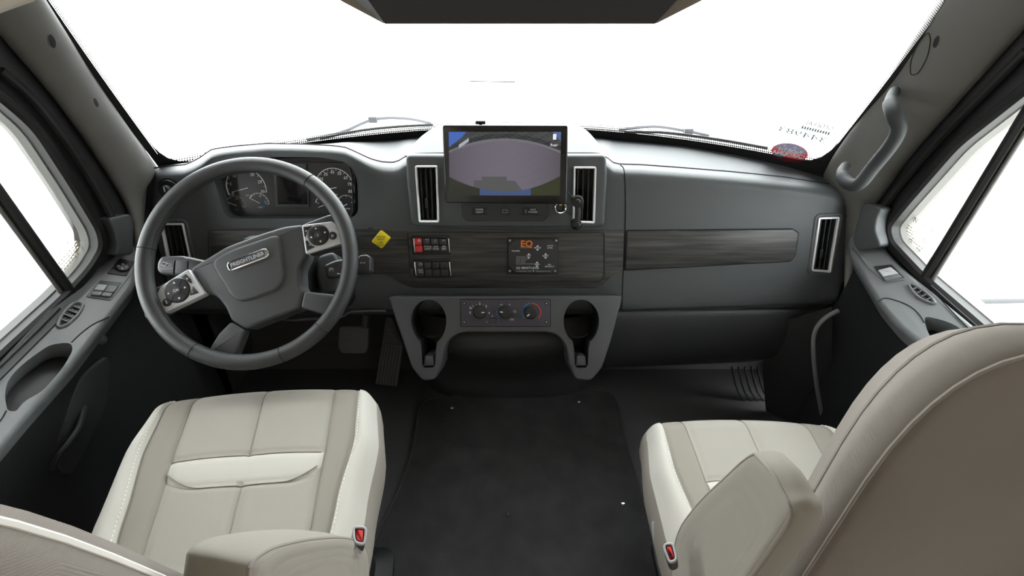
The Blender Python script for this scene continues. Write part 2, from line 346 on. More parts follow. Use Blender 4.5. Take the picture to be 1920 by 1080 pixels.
# glazing bars
for r, S_, a, b in ((dl, SL, (-60, 285), (138, 560)), (dr, SR, (1985, 120), (1733, 528))):
    p0, p1 = S_.pt(*a, .0), S_.pt(*b, .0); mb = MB(); mb.tube([p0, p1], .013, 10); mb.make('quarter_window_bar', SEAL, r)
    mb = MB(); d_ = V((0, -.016, 0)); mb.tube([p0+d_, p1+d_], .004, 8); mb.make('bar_seal', PILL, r)
# padded sills and lower panels
def sill(r, D, outpx, dark, sg, x0):
    P_ = roundpoly(D.pxs(outpx), .02, 3); o = plate('sill_trim', D, P_, -.05, .0, DOORM, r, bev=.012)
    return o
silL = sill(dl, DL, [(262, 405), (262, 500), (254, 535), (202, 603), (140, 683), (61, 770), (0, 842), (-140, 1000), (-330, 1000), (0, 690), (60, 632), (120, 572), (160, 535), (190, 505), (207, 470), (200, 405)], 0, -1, XL)
pocketL = roundpoly(DL.pxs([(8, 742), (14, 712), (45, 680), (95, 645), (133, 642), (137, 656), (118, 690), (78, 735), (45, 752), (30, 772), (14, 770)]), .02, 3)
cut(silL, [(DL, pocketL, -.045, .03)])
plate('pocket_liner', DL, offs(pocketL, .001), -.0465, -.043, BLK, dl, .0005)
silR = sill(dr, DR, [(1612, 395), (1588, 450), (1592, 478), (1645, 568), (1683, 612), (1738, 655), (1900, 830), (2200, 1000), (2300, 980), (1920, 690), (1837, 617), (1735, 533), (1694, 500), (1660, 464), (1654, 430), (1664, 395)], 0, 1, XR)
pocketR = roundpoly(DR.pxs([(1731, 592), (1738, 620), (1752, 645), (1800, 690), (1860, 690), (1830, 640), (1790, 608), (1760, 598)]), .02, 3)
cut(silR, [(DR, pocketR, -.045, .03)]); plate('pocket_liner', DR, offs(pocketR, .001), -.0465, -.043, BLK, dr, .0005)
# seams and raised armrest part on the sills
def seamtube(name, pts, parent, r=.0012, m=None, n=6, sm=5):
    mb = MB(); mb.tube(cr(pts, sm), r, n); return mb.make(name, m or SEAM, parent)
seamtube('sill_seam', [DL.pt(u, v, .0005) for u, v in [(205, 594), (175, 608), (152, 625), (134, 642)]], dl)
seamtube('sill_seam', [DL.pt(u, v, .0005) for u, v in [(12, 770), (0, 790), (-40, 840)]], dl)
seamtube('sill_seam', [DR.pt(u, v, .0005) for u, v in [(1645, 566), (1662, 559), (1700, 571), (1722, 588), (1733, 605)]], dr)
seamtube('belt_seam', [DL.pt(u, v, .003) for u, v in [(112, 578), (60, 630), (0, 688), (-100, 785)]], dl, .0025)
seamtube('belt_seam', [DR.pt(u, v, .003) for u, v in [(1745, 536), (1800, 585), (1850, 628), (1930, 695)]], dr, .0025)
seamtube('belt_edge', [DL.pt(u, v, .002) for u, v in [(124, 588), (72, 640), (0, 712)]], dl, .0012)
seamtube('belt_edge', [DR.pt(u, v, .002) for u, v in [(1748, 545), (1812, 612), (1860, 655)]], dr, .0012)
# lower panels
def lower(r, D, topx, sg, xf):
    T = [D.pt(u, v, -.02) for u, v in topx]; rows = [T, [p+V((sg*.03, 0, -.05)) for p in T], [V((xf, p.y, .30)) for p in T], [V((xf+sg*.01, p.y, .0)) for p in T]]
    mb = MB(); mb.grid(loft_rows(rows, 5, 4)); return mb.make('lower_panel', DOORD, r, ang=70)
lower(dl, DL, [(262, 500), (254, 535), (202, 603), (140, 683), (61, 770), (0, 842), (-140, 1000)], -1, -.955)
lower(dr, DR, [(1592, 478), (1645, 568), (1683, 612), (1738, 655), (1900, 830), (2050, 950)], 1, .935)
for r, a, b, lx in ((dl, (190, 637), (6, 873), -.935), (dr, (1681, 596), None, .92)):
    for q in (a, b):
        if q:
            pl_ = Pl(att(*q, 1.0) if False else atx(q[0], q[1], lx), (-lx*.8, -.45, .3), right=(0, 0, 1)); mb = MB(); plate_mb(mb, pl_, circ(0, 0, .0115, 20), -.01, .003, .002); plate_mb(mb, pl_, circ(0, 0, .008, 20), 0, .0034, .001, 1); mb.make('screw_cap', [DOORD, BLK], r)
# pull handle on the driver door
pp = [atx(u, v, x) for u, v, x in [(158, 762, -.94), (148, 800, -.925), (128, 830, -.92), (108, 855, -.925), (98, 880, -.94)]]
mb = MB(); mb.tube(cr(pp, 5), .006, 8); mb.make('pull_handle', DOORD, dl)
q_ = Pl(atx(130, 800, -.945), (1, -.1, .1), right=(0, 1, 0)); plate('map_pocket', q_, roundpoly(q_.pxs([(205, 660), (200, 760), (130, 900), (95, 870), (100, 800), (150, 700)]), .03), -.02, .006, DOORD, dl, .006)
# side window notices
for S_, r, u, v, rot, nm in ((SR, dr, 1726, 423, .0, 'r'), (SL, dl, 120, 455, .0, 'l')):
    mb = MB(); h = -.032
    a, b = S_.px(u, v, h); mir = False
    d0 = V(S_.px(1746, 437, h))-V(S_.px(1708, 410, h)) if nm == 'r' else V(S_.px(126, 455, h))-V(S_.px(106, 477, h))
    ang = math.atan2(d0.y, d0.x); 
    if nm == 'r': text_mb(mb, 'NOTICE', S_, *S_.px(1731, 424, h), .019, h, rot=ang, mi=0)
    else: text_mb(mb, 'NOTICE', S_, *S_.px(117, 465, h), .013, h, rot=ang, mi=0)
    cdir = V((math.cos(ang), math.sin(ang))); ndir = V((cdir.y, -cdir.x)); base = V((a, b)) if nm == 'r' else V(S_.px(117, 465, h))
    for i in range(7):
        q = base+ndir*(.016+.0065*i); ln = .045-.003*(i % 3); 
        for k in range(9):
            s0 = -ln+k*2*ln/9; e = [q+cdir*s0, q+cdir*(s0+ln*.16), q+cdir*(s0+ln*.16)+ndir*.0022, q+cdir*s0+ndir*.0022]
            mb.add([S_.w(p.x, p.y, h) for p in e], [(0, 1, 2, 3)], 1)
    if nm == 'r':
        text_mb(mb, 'TYCO', S_, *S_.px(1698, 446, h), .018, h, rot=ang, mi=0)
        for k in range(3):
            q = V(S_.px(1686, 434, h))+V((.006*math.cos(k*2.1), .006*math.sin(k*2.1))); mb.add([S_.w(*(q+V((.0045*math.cos(j*2.09), .0045*math.sin(j*2.09)))), h) for j in range(3)], [(0, 1, 2)])
    mb.make('notice_sticker', [mat('faint_print', (.16, .15, .13), .7), mat('tan_print', (.95, .78, .55), .8, emis=None)], r, smooth=False)
# sill air vents (ovals with slats)
def ovalvent(D, r, pts):
    p = roundpoly(D.pxs(pts), .02, 5); fr = frame('defrost_vent', D, p, .006, -.004, .005, DOORM, r, .002)
    ip = offs(p, .006); mb = MB(); plate_mb(mb, D, ip, -.002, .0012, .0002); mb.make('opening', BLK, fr)
    cx = sum(a for a, b in ip)/len(ip); cy = sum(b for a, b in ip)/len(ip); w_ = max(a for a, b in ip)-min(a for a, b in ip); hh = max(b for a, b in ip)-min(b for a, b in ip)
    for k in range(4):
        mb = MB(); x = cx-w_/2+w_*(k+1)/5; mb.box(D.w(x, cy, .003), .002, hh*.86, .004, Matrix((D.ux, D.uy, D.n)).transposed()); mb.make('slat', DOORM, fr)
ovalvent(DL, dl, [(104, 612), (112, 590), (135, 568), (150, 566), (160, 572), (152, 590), (128, 612), (112, 617)])
ovalvent(DR, dr, [(1700, 534), (1712, 531), (1735, 545), (1752, 560), (1758, 570), (1746, 572), (1722, 562), (1708, 548)])
# switch panel, driver
sp = plate('switch_panel', DL, roundpoly(DL.pxs([(232, 487), (254, 494), (248, 512), (208, 564), (161, 557), (180, 532), (205, 508)]), .004), -.004, .0018, DOORM, dl, .001)
mb = MB(); plate_mb(mb, DL, roundpoly(DL.pxs([(224, 487), (252, 492), (237, 519), (200, 514), (212, 500)]), .002), 0, .004, .001); mb.make('mirror_control', DOORD, sp)
mb = MB(); a, b = DL.px(229, 502, .004); plate_mb(mb, DL, circ(a, b, .015, 24), .003, .009, .003); mk_ = mb.make('mirror_dial', BLK, sp)
mb = MB()
for k in range(4):
    q = V((a, b))+V((.008*math.cos(k*PI/2+.5), .008*math.sin(k*PI/2+.5))); mb.add([DL.w(*(q+V((.0024*math.cos(j*2.09+k*PI/2+.5), .0024*math.sin(j*2.09+k*PI/2+.5)))), .0094) for j in range(3)], [(0, 1, 2)])
mb.make('arrow_marks', WHITE, sp, smooth=False)
plate('switch_well', DL, DL.pxs([(188, 527), (228, 531), (210, 559), (170, 553)]), .0, .0022, BLK, sp, .0003)
for q in ([(183, 533), (202, 535), (194, 546), (176, 544)], [(203, 535), (222, 537), (213, 549), (195, 547)], [(175, 546), (193, 548), (188, 555), (170, 553)], [(194, 548), (212, 550), (207, 557), (189, 555)]):
    plate('window_switch', DL, roundpoly(DL.pxs(q, .005), .0025), .001, .007, GREYL if q[0][0] in (183,) else DOORM, sp, .0014)
# switch, passenger
sp = plate('switch_panel', DR, roundpoly(DR.pxs([(1597, 465), (1608, 474), (1640, 498), (1674, 498), (1698, 525), (1660, 530), (1630, 505)]), .003), -.004, .0018, DOORM, dr, .001)
plate('switch_well', DR, DR.pxs([(1638, 501), (1672, 497), (1696, 522), (1657, 528)]), 0, .0024, BLK, sp, .0003)
plate('window_switch', DR, roundpoly(DR.pxs([(1646, 507), (1670, 501), (1685, 513), (1656, 519)], .006), .002), .001, .008, SILVER, sp, .002)
plate('window_switch', DR, roundpoly(DR.pxs([(1655, 520), (1686, 514), (1692, 520), (1660, 526)], .006), .002), .001, .007, DOORM, sp, .002)
# upright trim horns ahead of the windows
for r, pts, x in ((dl, [(197, 410), (243, 400), (249, 420), (247, 478), (212, 480), (218, 460), (211, 430)], -.965), (dr, [(1618, 383), (1632, 382), (1657, 391), (1648, 405), (1643, 430), (1655, 462), (1610, 470), (1600, 450)], .935)):
    q_ = Pl((x, 1.1, .75), (-1 if x > 0 else 1, -.25, .1), right=(0, 1, 0)); plate('corner_trim', q_, roundpoly(q_.pxs(pts), .012), -.03, .006, DASH, r, .005)
# seals of the door openings
for r, pts, x in ((dl, [(0, 132), (60, 185), (120, 260), (175, 345), (205, 400), (212, 425)], -.985), (dr, [(1925, 95), (1850, 170), (1760, 262), (1690, 345), (1660, 385)], .958)):
    mb = MB(); mb.tube(cr([atx(u, v, x) for u, v in pts], 6), .009, 8); mb.make('door_seal', SEAL, r)
# kick panels and door seal loops low in the footwells
mb = MB(); mb.tube(cr([att(u, v, t) for u, v, t in [(1572, 582, 1.30), (1545, 598, 1.31), (1528, 622, 1.33), (1525, 660, 1.35), (1531, 720, 1.40), (1543, 790, 1.48), (1555, 860, 1.55)]], 5), .006, 8); o = mb.make('trim_3', DOORM); struct(o)
mb = MB(); mb.tube([att(332, 645, 1.42), att(334, 735, 1.55)], .006, 8); struct(mb.make('trim_4', DOORM))
mb = MB(); mb.grid([[att(u, v, t) for u, v, t in r] for r in ([(1430, 600, 1.50), (1475, 600, 1.42), (1560, 575, 1.33)], [(1430, 700, 1.6), (1470, 700, 1.52), (1560, 700, 1.42)], [(1440, 820, 1.68), (1475, 800, 1.62), (1560, 800, 1.56)])]); struct(mb.make('wall_kick_right', DOORD))
mb = MB(); mb.grid([[att(u, v, t) for u, v, t in r] for r in ([(255, 500, 1.33), (330, 560, 1.45), (350, 570, 1.6)], [(240, 640, 1.36), (325, 640, 1.5), (345, 640, 1.65)], [(200, 780, 1.4), (325, 740, 1.6), (345, 740, 1.72)])]); struct(mb.make('wall_kick_left', DOORD))
# corner trims and header
for nm, pts, x, m_ in (('trim_5', [(-60, 60), (0, 27), (76, 0), (90, -40), (-60, -40)], -.86, BEIGE),):
    q_ = Pl((x, .93, 1.2), (1, -.5, 0), right=(0, 1, 0)); lo_ = q_.pxs(pts[:3]); struct(plate(nm, q_, roundpoly(lo_+[(lo_[2][0]+.03, .418), (lo_[0][0]-.05, .418)], .01), -.03, .0, m_, None, .008))
# ================================================================== DASHBOARD
dash = thing('dashboard', 'wide dark grey moulded dashboard with dark wood trim spanning the cab', 'dashboard', (0, 1.2, .3))
vB = [(276, 326), (283, 315), (349, 309), (375, 296), (396, 280), (440, 274), (500, 269), (560, 270), (620, 273), (647, 276), (669, 286), (694, 298), (716, 304), (740, 305), (755, 298), (760, 292), (1137, 292), (1145, 304), (1161, 308), (1200, 309), (1270, 314), (1370, 322), (1470, 332), (1560, 346), (1582, 358), (1592, 372)]
vA = [(276, 324), (340, 316), (400, 306), (500, 290), (600, 274), (647, 267), (779, 256), (950, 250), (1120, 257), (1250, 270), (1370, 282), (1450, 297), (1520, 316), (1560, 334), (1592, 364)]
hood = lambda u: .035*max(0, min(1, (u-360)/50))*max(0, min(1, (720-u)/60))
cols = [276+i*(1592-276)/131 for i in range(132)]
rows = []; Brow = []
vH = [(276, 470), (290, 560), (330, 582), (1170, 583), (1540, 570), (1575, 560), (1592, 500)]
keyp = []
for u in cols:
    b = smooth_tab(vB, u, 5); hd = hood(u); e = max(0, (300-u)/24, (u-1572)/20); e = e*e*.04
    vh = smooth_tab(vH, u, 6); span = 430-b
    K_ = [(b, -.062+hd-e), (b+5, -.034+hd-e), (b+12, -.012+hd*.9-e), (b+24, hd*.6-e), (b+span*.45, hd*.2-e), (430, -e), (min(500, vh-30), -e), (vh-12, -e), (vh, -.008-e), (vh+6, -.03-e), (vh+7, -.09-e)]
    keyp.append([F.pt(u, v, h) for v, h in K_]); Brow.append(F.pt(u, b, -.062+hd-e))
front = [[V((max(-.985, min(.955, p.x)), p.y, p.z)) for p in cr(k, 4)] for k in keyp]
nr = len(front[0]); off = V((0, .14, -.055))
# end returns
def shift(col, d): return [p+d for p in col]
front = [shift(front[0], V((-.004, .06, 0)))]+front+[shift(front[-1], V((.004, .06, 0)))]
loops = [c+[p+off for p in reversed(c)] for c in front]
mb = MB(); mb.loops(loops); fascia = mb.make('fascia', DASH, dash)
# cluster recess and vent recesses
clus = roundpoly(F.pxs([(392, 322), (402, 312), (450, 299), (520, 294), (600, 295), (645, 303), (662, 318), (668, 345), (668, 400), (655, 413), (424, 413), (412, 402)], .02), .012, 4)
ventpx = {'a': [(301, 418), (345, 418), (364, 506), (318, 507)], 'b': [(778, 310), (821, 310), (824, 417), (785, 417)], 'c': [(1075, 312), (1118, 312), (1115, 419), (1073, 417)], 'd': [(1534, 407), (1574, 406), (1557, 511), (1520, 508)]}
cutters = [(F, clus, -.045, .08)]
for k in 'ad': cutters.append((F, offs(roundpoly(F.pxs(ventpx[k]), .006, 3), .004), -.035, .05))
cut(fascia, cutters)
# deck
deck = []; vis = []
zA = []
for u, p in zip(cols, Brow):
    a = atz(u, smooth_tab(vA, u, 8), min(.805, p.z-.004)); 
    if a.y < p.y+.03: a = V((a.x, p.y+.05, p.z-.012))
    q = p.lerp(a, .06)+V((0, 0, .002)); deck.append(cr([p+V((0, .001, -.008)), p+V((0, .002, .001)), q, p.lerp(a, .5)+V((0, 0, .004)), a, a+V((0, .02, -.03)), V((a.x, max(a.y+.03, wbase(a.x/.9).y), .70))], 4))
mb = MB(); mb.grid(deck); mb.make('top_deck', DASH, dash, ang=60)
mb = MB(); mb.tube([p+V((0, -.0008, .0004)) for p in Brow], .0016, 6); mb.make('deck_seam', SEAM, dash)
# raised pod behind the monitor
pod = MB(); H0 = -.02
base = [(758, 296), (768, 288), (828, 286), (950, 286), (1066, 286), (1125, 287), (1137, 296)]
Bq = [F.pt(u, v, -.02) for u, v in base]
Tq = [att(u, v, t) for (u, v), t in zip([(800, 252), (826, 236), (850, 234), (950, 233), (1060, 234), (1086, 238), (1106, 256)], [1.48]*7)]
Mq = [a.lerp(b, .5)+V((0, 0, .010)) for a, b in zip(Bq, Tq)]
Dq = [p+V((0, .05, -.07)) for p in Tq]
pod.grid(loft_rows([Bq, Mq, Tq, Dq], 5, 5)); pod.make('monitor_pod', DASH, dash, ang=60)
# centre stack
stk = roundpoly(F.pxs([(760, 291), (1137, 291), (1139, 330), (1134, 424), (1118, 428), (790, 427), (771, 423), (762, 340)], .03), .012, 4)
st = MB(); plate_mb(st, F, stk, -.06, .03, .009, seg=4); stack = st.make('centre_stack', DASH, dash)
cut(stack, [(F, offs(roundpoly(F.pxs(ventpx[k], .03), .006, 3), .004), -.015, .06) for k in 'bc'])
FS = Pl(F.o+F.n*.03, F.n)                                      # face of the stack
plate('lower_stack_panel', FS, roundpoly(FS.pxs([(865, 372), (1030, 372), (1030, 404), (1020, 415), (876, 415), (866, 405)]), .006), -.002, .002, DASHD, dash, .001)
for x0, x1, t1 in ((884, 914, 'DOME\nLIGHT'), (979, 1010, 'AUX\nPOWER')):
    r = plate('rocker_switch', FS, roundpoly(FS.pxs([(x0, 389), (x1, 389), (x1, 402), (x0, 402)]), .003), 0, .006, BLK, dash, .002)
    text('switch_legend', t1, FS, (x0+x1)/2+(5 if x0 > 900 else 0), 395.5, 3.6, WHITE, r, h=.0064)
    if x0 > 900: plate('indicator', FS, rrect(*FS.px(986, 395.5), .0009, .009), 0, .0065, WHITE, r, .0001)
r = MB(); plate_mb(r, FS, circ(*FS.px(947, 395.5), .0125, 28), 0, .004, .001); u_ = r.make('usb_socket', BLK, dash)
frame('port_rim', FS, rrect(*FS.px(947, 395.5), .014, .0075), .001, .003, .0048, GREYP, u_, .0002); plate('port', FS, rrect(*FS.px(947, 395.5), .012, .0055), .003, .0044, SEAM, u_, .0002)
r = MB(); frame_mb(r, FS, circ(*FS.px(1051, 389), .0155, 28), .003, 0, .006, .001); so = r.make('power_socket', CHROME, dash)
plate('socket_core', FS, circ(*FS.px(1051, 389), .0118, 24), -.0, .0015, GLOSSBLK, so, .0005); plate('contact', FS, circ(*FS.px(1051, 384), .004, 12, .002), .001, .003, mat('brass', (.7, .5, .15), .3, metal=1), so, .0005)
# air vents
def vent(name, pl, pts, parent, label=None):
    p = roundpoly(pl.pxs(pts), .006, 4); fr = frame(name, pl, p, .0055, -.004, .005, VENTCH, parent, .0015)
    ip = offs(p, .0055); mb = MB(); plate_mb(mb, pl, ip, -.034, -.030, .0005); mb.make('duct', SEAM, fr)
    c = [V(pl.px(u, v)) for u, v in pts]; tl_, tr_, br_, bl_ = c
    for k in range(3):
        f = .27+.23*k; a = tl_.lerp(tr_, f); b = bl_.lerp(br_, f); a, b = a.lerp(b, .06), b.lerp(a, .06); mb = MB(); d = (b-a).normalized(); nx = V((-d.y, d.x))
        v = []; 
        for q in (a, b):
            for dx, h in ((-.0012, -.026), (.0012, -.026), (.0042, -.004), (.0018, -.004)): v.append(pl.w(q.x+nx.x*dx*-1, q.y+nx.y*dx*-1, h))
        mb.add(v, [(0, 1, 2, 3), (4, 7, 6, 5), (0, 4, 5, 1), (1, 5, 6, 2), (2, 6, 7, 3), (3, 7, 4, 0)]); mb.make('vane', DASHD, fr)
    m_ = tl_.lerp(tr_, .42).lerp(bl_.lerp(br_, .42), .66); mb = MB(); plate_mb(mb, pl, rrect(m_.x, m_.y, .008, .026, .002, math.atan2(*(reversed(tuple(tl_-bl_))))-PI/2), -.012, .0, .001); mb.make('vane_tab', BLK, fr)
    return fr
vent('air_vent', F, ventpx['a'], dash); vent('air_vent', FS, ventpx['b'], dash); vent('air_vent', FS, ventpx['c'], dash); vent('air_vent', F, ventpx['d'], dash)
for k in 'ad':
    pb = offs(roundpoly(F.pxs(ventpx[k]), .006, 4), -.011); frame('vent_bezel', F, pb, .0105, -.004, .003, DASH, dash, .003)
# wood trim
wt = roundpoly(F.pxs([(391, 428), (1169, 431), (1168, 507), (1150, 512), (1132, 533), (1115, 540), (775, 539), (752, 530), (736, 518), (720, 513), (391, 513)], .0), .010, 4)
plate('wood_trim', F, wt, -.004, .0035, WOOD, dash, .0015)
ip = roundpoly(F.pxs([(763, 434), (1134, 434), (1134, 520), (1122, 530), (782, 530), (768, 515)]), .010, 4)
frame('trim_border', F, ip, .003, 0, .0065, DASHD, dash, .001); plate('inset_wood_panel', F, offs(ip, .003), 0, .0045, WOOD, dash, .0008)
# glovebox
seamtube('panel_gap', [F.pt(u, v, .0008) for u, v in [(1163, 309), (1171, 325), (1173, 400), (1169, 500), (1166, 583)]], dash, .0014)
gb = roundpoly(F.pxs([(1174, 431), (1486, 428), (1497, 436), (1491, 478), (1482, 490), (1170, 507)]), .006, 4)
frame('wood_panel_border', F, gb, .0022, 0, .004, SEAM, dash, .0006); plate('glovebox_wood_panel', F, offs(gb, .0018), 0, .0065, WOOD, dash, .003)
seamtube('panel_gap', [F.pt(u, v, .0006) for u, v in [(690, 428), (760, 430)]], dash, .0012)
seamtube('trim_line', [F.pt(u, v, .001) for u, v in [(700, 428), (900, 430), (1169, 431.5)]], dash, .0018, DASH)
# driver side pocket panel left of column
lp = roundpoly(F.pxs([(393, 429), (560, 429), (560, 520), (393, 520)]), .01, 4); frame('lower_panel_border', F, lp, .004, 0, .006, DASHD, dash, .0015)
# lower knee panel, driver, and lip
kb = MB(); R_ = []
for v, h in ((540, -.004), (575, -.004), (584, -.01), (586, -.05)): R_.append([F.pt(u, v, h) for u in range(330, 740, 20)])
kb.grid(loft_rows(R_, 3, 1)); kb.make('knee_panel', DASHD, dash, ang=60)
mb = MB(); mb.tube(cr([F.pt(u, v, .01) for u, v in [(524, 598), (545, 601), (600, 597), (640, 594), (652, 588), (662, 584), (724, 583)]], 4), .0035, 8); mb.make('knee_panel_lip', DASH, dash)
# right lower bin
lb = MB(); R_ = []
for y_, h in ((581, -.012), (590, .004), (620, .0), (655, -.02), (682, -.06), (690, -.12)):
    R_.append([F.pt(u, y_-(u-1130)*.03*((y_-581)/110+.35), h-(max(0, u-1440)/130)**2*.05) for u in range(1130, 1581, 15)])
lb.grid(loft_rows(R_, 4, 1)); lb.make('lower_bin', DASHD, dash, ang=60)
seamtube('bin_seam', [F.pt(u, v, .004) for u, v in [(1166, 584), (1300, 580), (1450, 575), (1540, 569)]], dash, .0016)
# light switch dial at the left
mb = MB(); c0 = F.px(319, 355); plate_mb(mb, F, circ(*c0, .030, 36), -.01, .002, .001); ls = mb.make('light_switch', SEAM, dash)
plate('dial', F, circ(*c0, .0255, 36), 0, .008, BLK, ls, .003); plate('dial_grip', F, circ(c0[0], c0[1], .012, 24), .006, .022, DASHD, ls, .003); plate('dial_mark', F, rrect(c0[0], c0[1]+.003, .003, .012), .02, .0224, WHITE, ls, .0002)
# instrument cluster
G = Pl(F.o-F.n*.032, F.n)
cl = plate('instrument_cluster', G, roundpoly(G.pxs([(400, 300), (662, 292), (668, 350), (664, 411), (416, 411), (402, 400)]), .01), -.01, .0, CLUST, dash, .002)
frame('cluster_bezel', G, roundpoly(G.pxs([(420, 322), (560, 303), (655, 305), (662, 330), (664, 395), (658, 409), (422, 411)]), .006), .003, 0, .006, DASHD, cl, .001)
plate('display_frame', G, roundpoly(G.pxs([(512, 306), (575, 306), (581, 388), (518, 388)]), .002), 0, .004, DASHD, cl, .001)
plate('display', G, G.pxs([(517, 316), (572, 316), (577, 383), (521, 383)], .004), .003, .0045, LCD, cl, .0004)
def arcring(mb, pl, c, r0, r1, a0, a1, h, mi=0, n=28):
    v = []; f = []
    for i in range(n+1):
        a = math.radians(a0+(a1-a0)*i/n)
        for r in (r0, r1): v.append(pl.w(c[0]+r*math.cos(a), c[1]+r*math.sin(a), h))
    for i in range(n): f.append((2*i, 2*i+1, 2*i+3, 2*i+2))
    mb.add(v, f, mi)
def gauge(cu, cv, rpx, a0, a1, labs, needle, thick=.0016, sub=1, unit=None, col=WHITE, blue=False):
    t = (G.pt(cu, cv)-CAM).dot(AX); r = rpx*t/FPX; c = G.px(cu, cv, .001); mb = MB()
    arcring(mb, G, c, r-thick*.5, r+thick*.3, a0, a1, .001); n = max(1, (len(labs)-1)*2)
    arcring(mb, G, c, r-thick, r+thick*.6, a0, a0+(a1-a0)*.18, .0012); 
    for i in range(n+1):
        a = math.radians(a0+(a1-a0)*i/n); L = .0035 if i % 2 else .006
        if r < .03: L *= .6
        p, q = V(c)+V((math.cos(a), math.sin(a)))*(r-thick), V(c)+V((math.cos(a), math.sin(a)))*(r-thick-L); nx = V((-math.sin(a), math.cos(a)))*.0005
        mb.add([G.w(*(k), .0011) for k in (p+nx, q+nx, q-nx, p-nx)], [(0, 1, 2, 3)])
    for i, s in enumerate(labs):
        if not s: continue
        a = math.radians(a0+(a1-a0)*i/(len(labs)-1)); rr = r*.79 if r > .03 else r*.7
        text_mb(mb, s, G, c[0]+rr*math.cos(a), c[1]+rr*math.sin(a), .0115 if r > .03 else .006, .0012, shear=.2)
    if unit: text_mb(mb, unit, G, c[0]+(.0 if r > .03 else .0), c[1]-r*(.36 if r > .03 else .5), .005, .0012)
    g_ = mb.make('gauge', col, cl, smooth=False)
    a = math.radians(needle); d = V((math.cos(a), math.sin(a))); nx = V((-d.y, d.x)); c = V(c); mb = MB()
    mb.add([G.w(*p, .003) for p in (c-d*r*.1+nx*.0009, c+d*r*.8+nx*.0004, c+d*r*.8-nx*.0004, c-d*r*.1-nx*.0009)], [(0, 1, 2, 3)]); mb.make('needle', col, g_, smooth=False) if False else mb.make('needle', WHITE, cl, smooth=False)
    return g_
gauge(462, 353, 37, 200, -12, ['0', '5', '10', '15', '20', '25', '30'], 194, .0024, unit='RPM')
gauge(628, 352, 36, 200, -14, ['5', '15', '25', '35', '45', '55', '65', '75', '85'], 190, .002, unit='MPH')
gauge(443, 385, 18, 165, -12, ['50', '', '100', '', '150'], 155, .0012, unit='PSI', col=GREYP)
gauge(486, 380, 18, 155, -10, ['E', '', '1/2', '', 'F'], 150, .0016, unit='FUEL')
gauge(609, 384, 17, 165, 30, ['C', '', 'H'], 200, .0014)
gauge(650, 383, 17, 160, 15, ['60', '', '120'], 205, .0012, unit='WATER')
text('blue_print', 'DEF', G, 492, 388.5, 4, BLUEP, cl); plate('blue_mark', G, circ(*G.px(498, 378), .0035, 12), 0, .0015, BLUEP, cl, .0001)
# ------------------------------------------------------------------ switch banks (thing of their own: snap-in modules)
def bank(lab, x0, y0, rows_, icons, red):
    r = thing('switch_bank', lab, 'switch panel', F.pt(x0+35, y0+44, 0), 'rocker switch banks in the wood trim')
    P_ = [(x0, y0), (x0+72, y0), (x0+74, y0+36), (x0+2, y0+36)]
    fr = plate('bezel', F, roundpoly(F.pxs(P_), .003), .0, .007, BLK, r, .001)
    for sx in (x0+3.2, x0+68): plate('chrome_strip', F, roundpoly(F.pxs([(sx, y0+5), (sx+3, y0+5), (sx+5, y0+32), (sx+3.2, y0+32)]), .001), .005, .011, CHROME, r, .001)
    for k in range(4):
        xa = x0+7+k*15.2
        for j in range(2):
            ya = y0+4.5+j*14; m_ = RED if (red and k == 0) else BLK if True else 0
            hgt = .016 if j == 0 else .011
            dx = 1 if j else 0
            s_ = plate('rocker', F, roundpoly(F.pxs([(xa+dx, ya), (xa+13.2+dx, ya), (xa+13.5+dx, ya+12.6), (xa+.3+dx, ya+12.6)]), .0032), .004, hgt, m_ if m_ is RED else ROCK, r, .0022)
            ic = icons.get((k, j))
            if ic: text('legend', ic, F, xa+7+dx, ya+6, 3.4 if len(ic) > 1 else 8, WHITE if not (red and k == 0) else GREYP, r, h=hgt+.0005)
            if (k, j) == (0, 0) and red:
                mb = MB(); a, b = F.px(xa+7, ya+6.5, hgt)
                for rr in (.0052, .0028):
                    q = [V((a+rr*math.cos(PI/2+i*2*PI/3), b+rr*math.sin(PI/2+i*2*PI/3))) for i in range(3)]
                    for i in range(3): mb.tube([F.w(*q[i], hgt+.0004), F.w(*q[(i+1) % 3], hgt+.0004)], .00045, 4)
                mb.make('hazard_mark', WHITE, r, smooth=False)
    return r
ROCK = mat('rocker_plastic', (.028, .028, .030), .4)
bank('upper switch bank with the red hazard rocker at its left end', 772, 440, 2, {(1, 0): 'o-o\n/ /', (2, 0): '__\n/--', (3, 0): 'A/\\', (1, 1): 'WORK\nLIGHT', (2, 1): 'DIFF\nLOCK', (3, 1): 'JKE\nBRK'}, True)
b2 = bank('lower all-black switch bank with mostly blank rockers', 774, 484, 2, {(0, 1): 'HOT\nPTO'}, False)
mb = MB(); a, b = F.px(788, 495, .016); P_ = [(-.005, -.002), (-.003, .0015), (-.0005, .003), (.003, .002), (.005, .0005), (.004, -.0028), (0, -.003)]
mb.tube([F.w(a+x, b+y, .0165) for x, y in P_], .0005, 4, True); mb.make('legend', WHITE, b2, smooth=False)
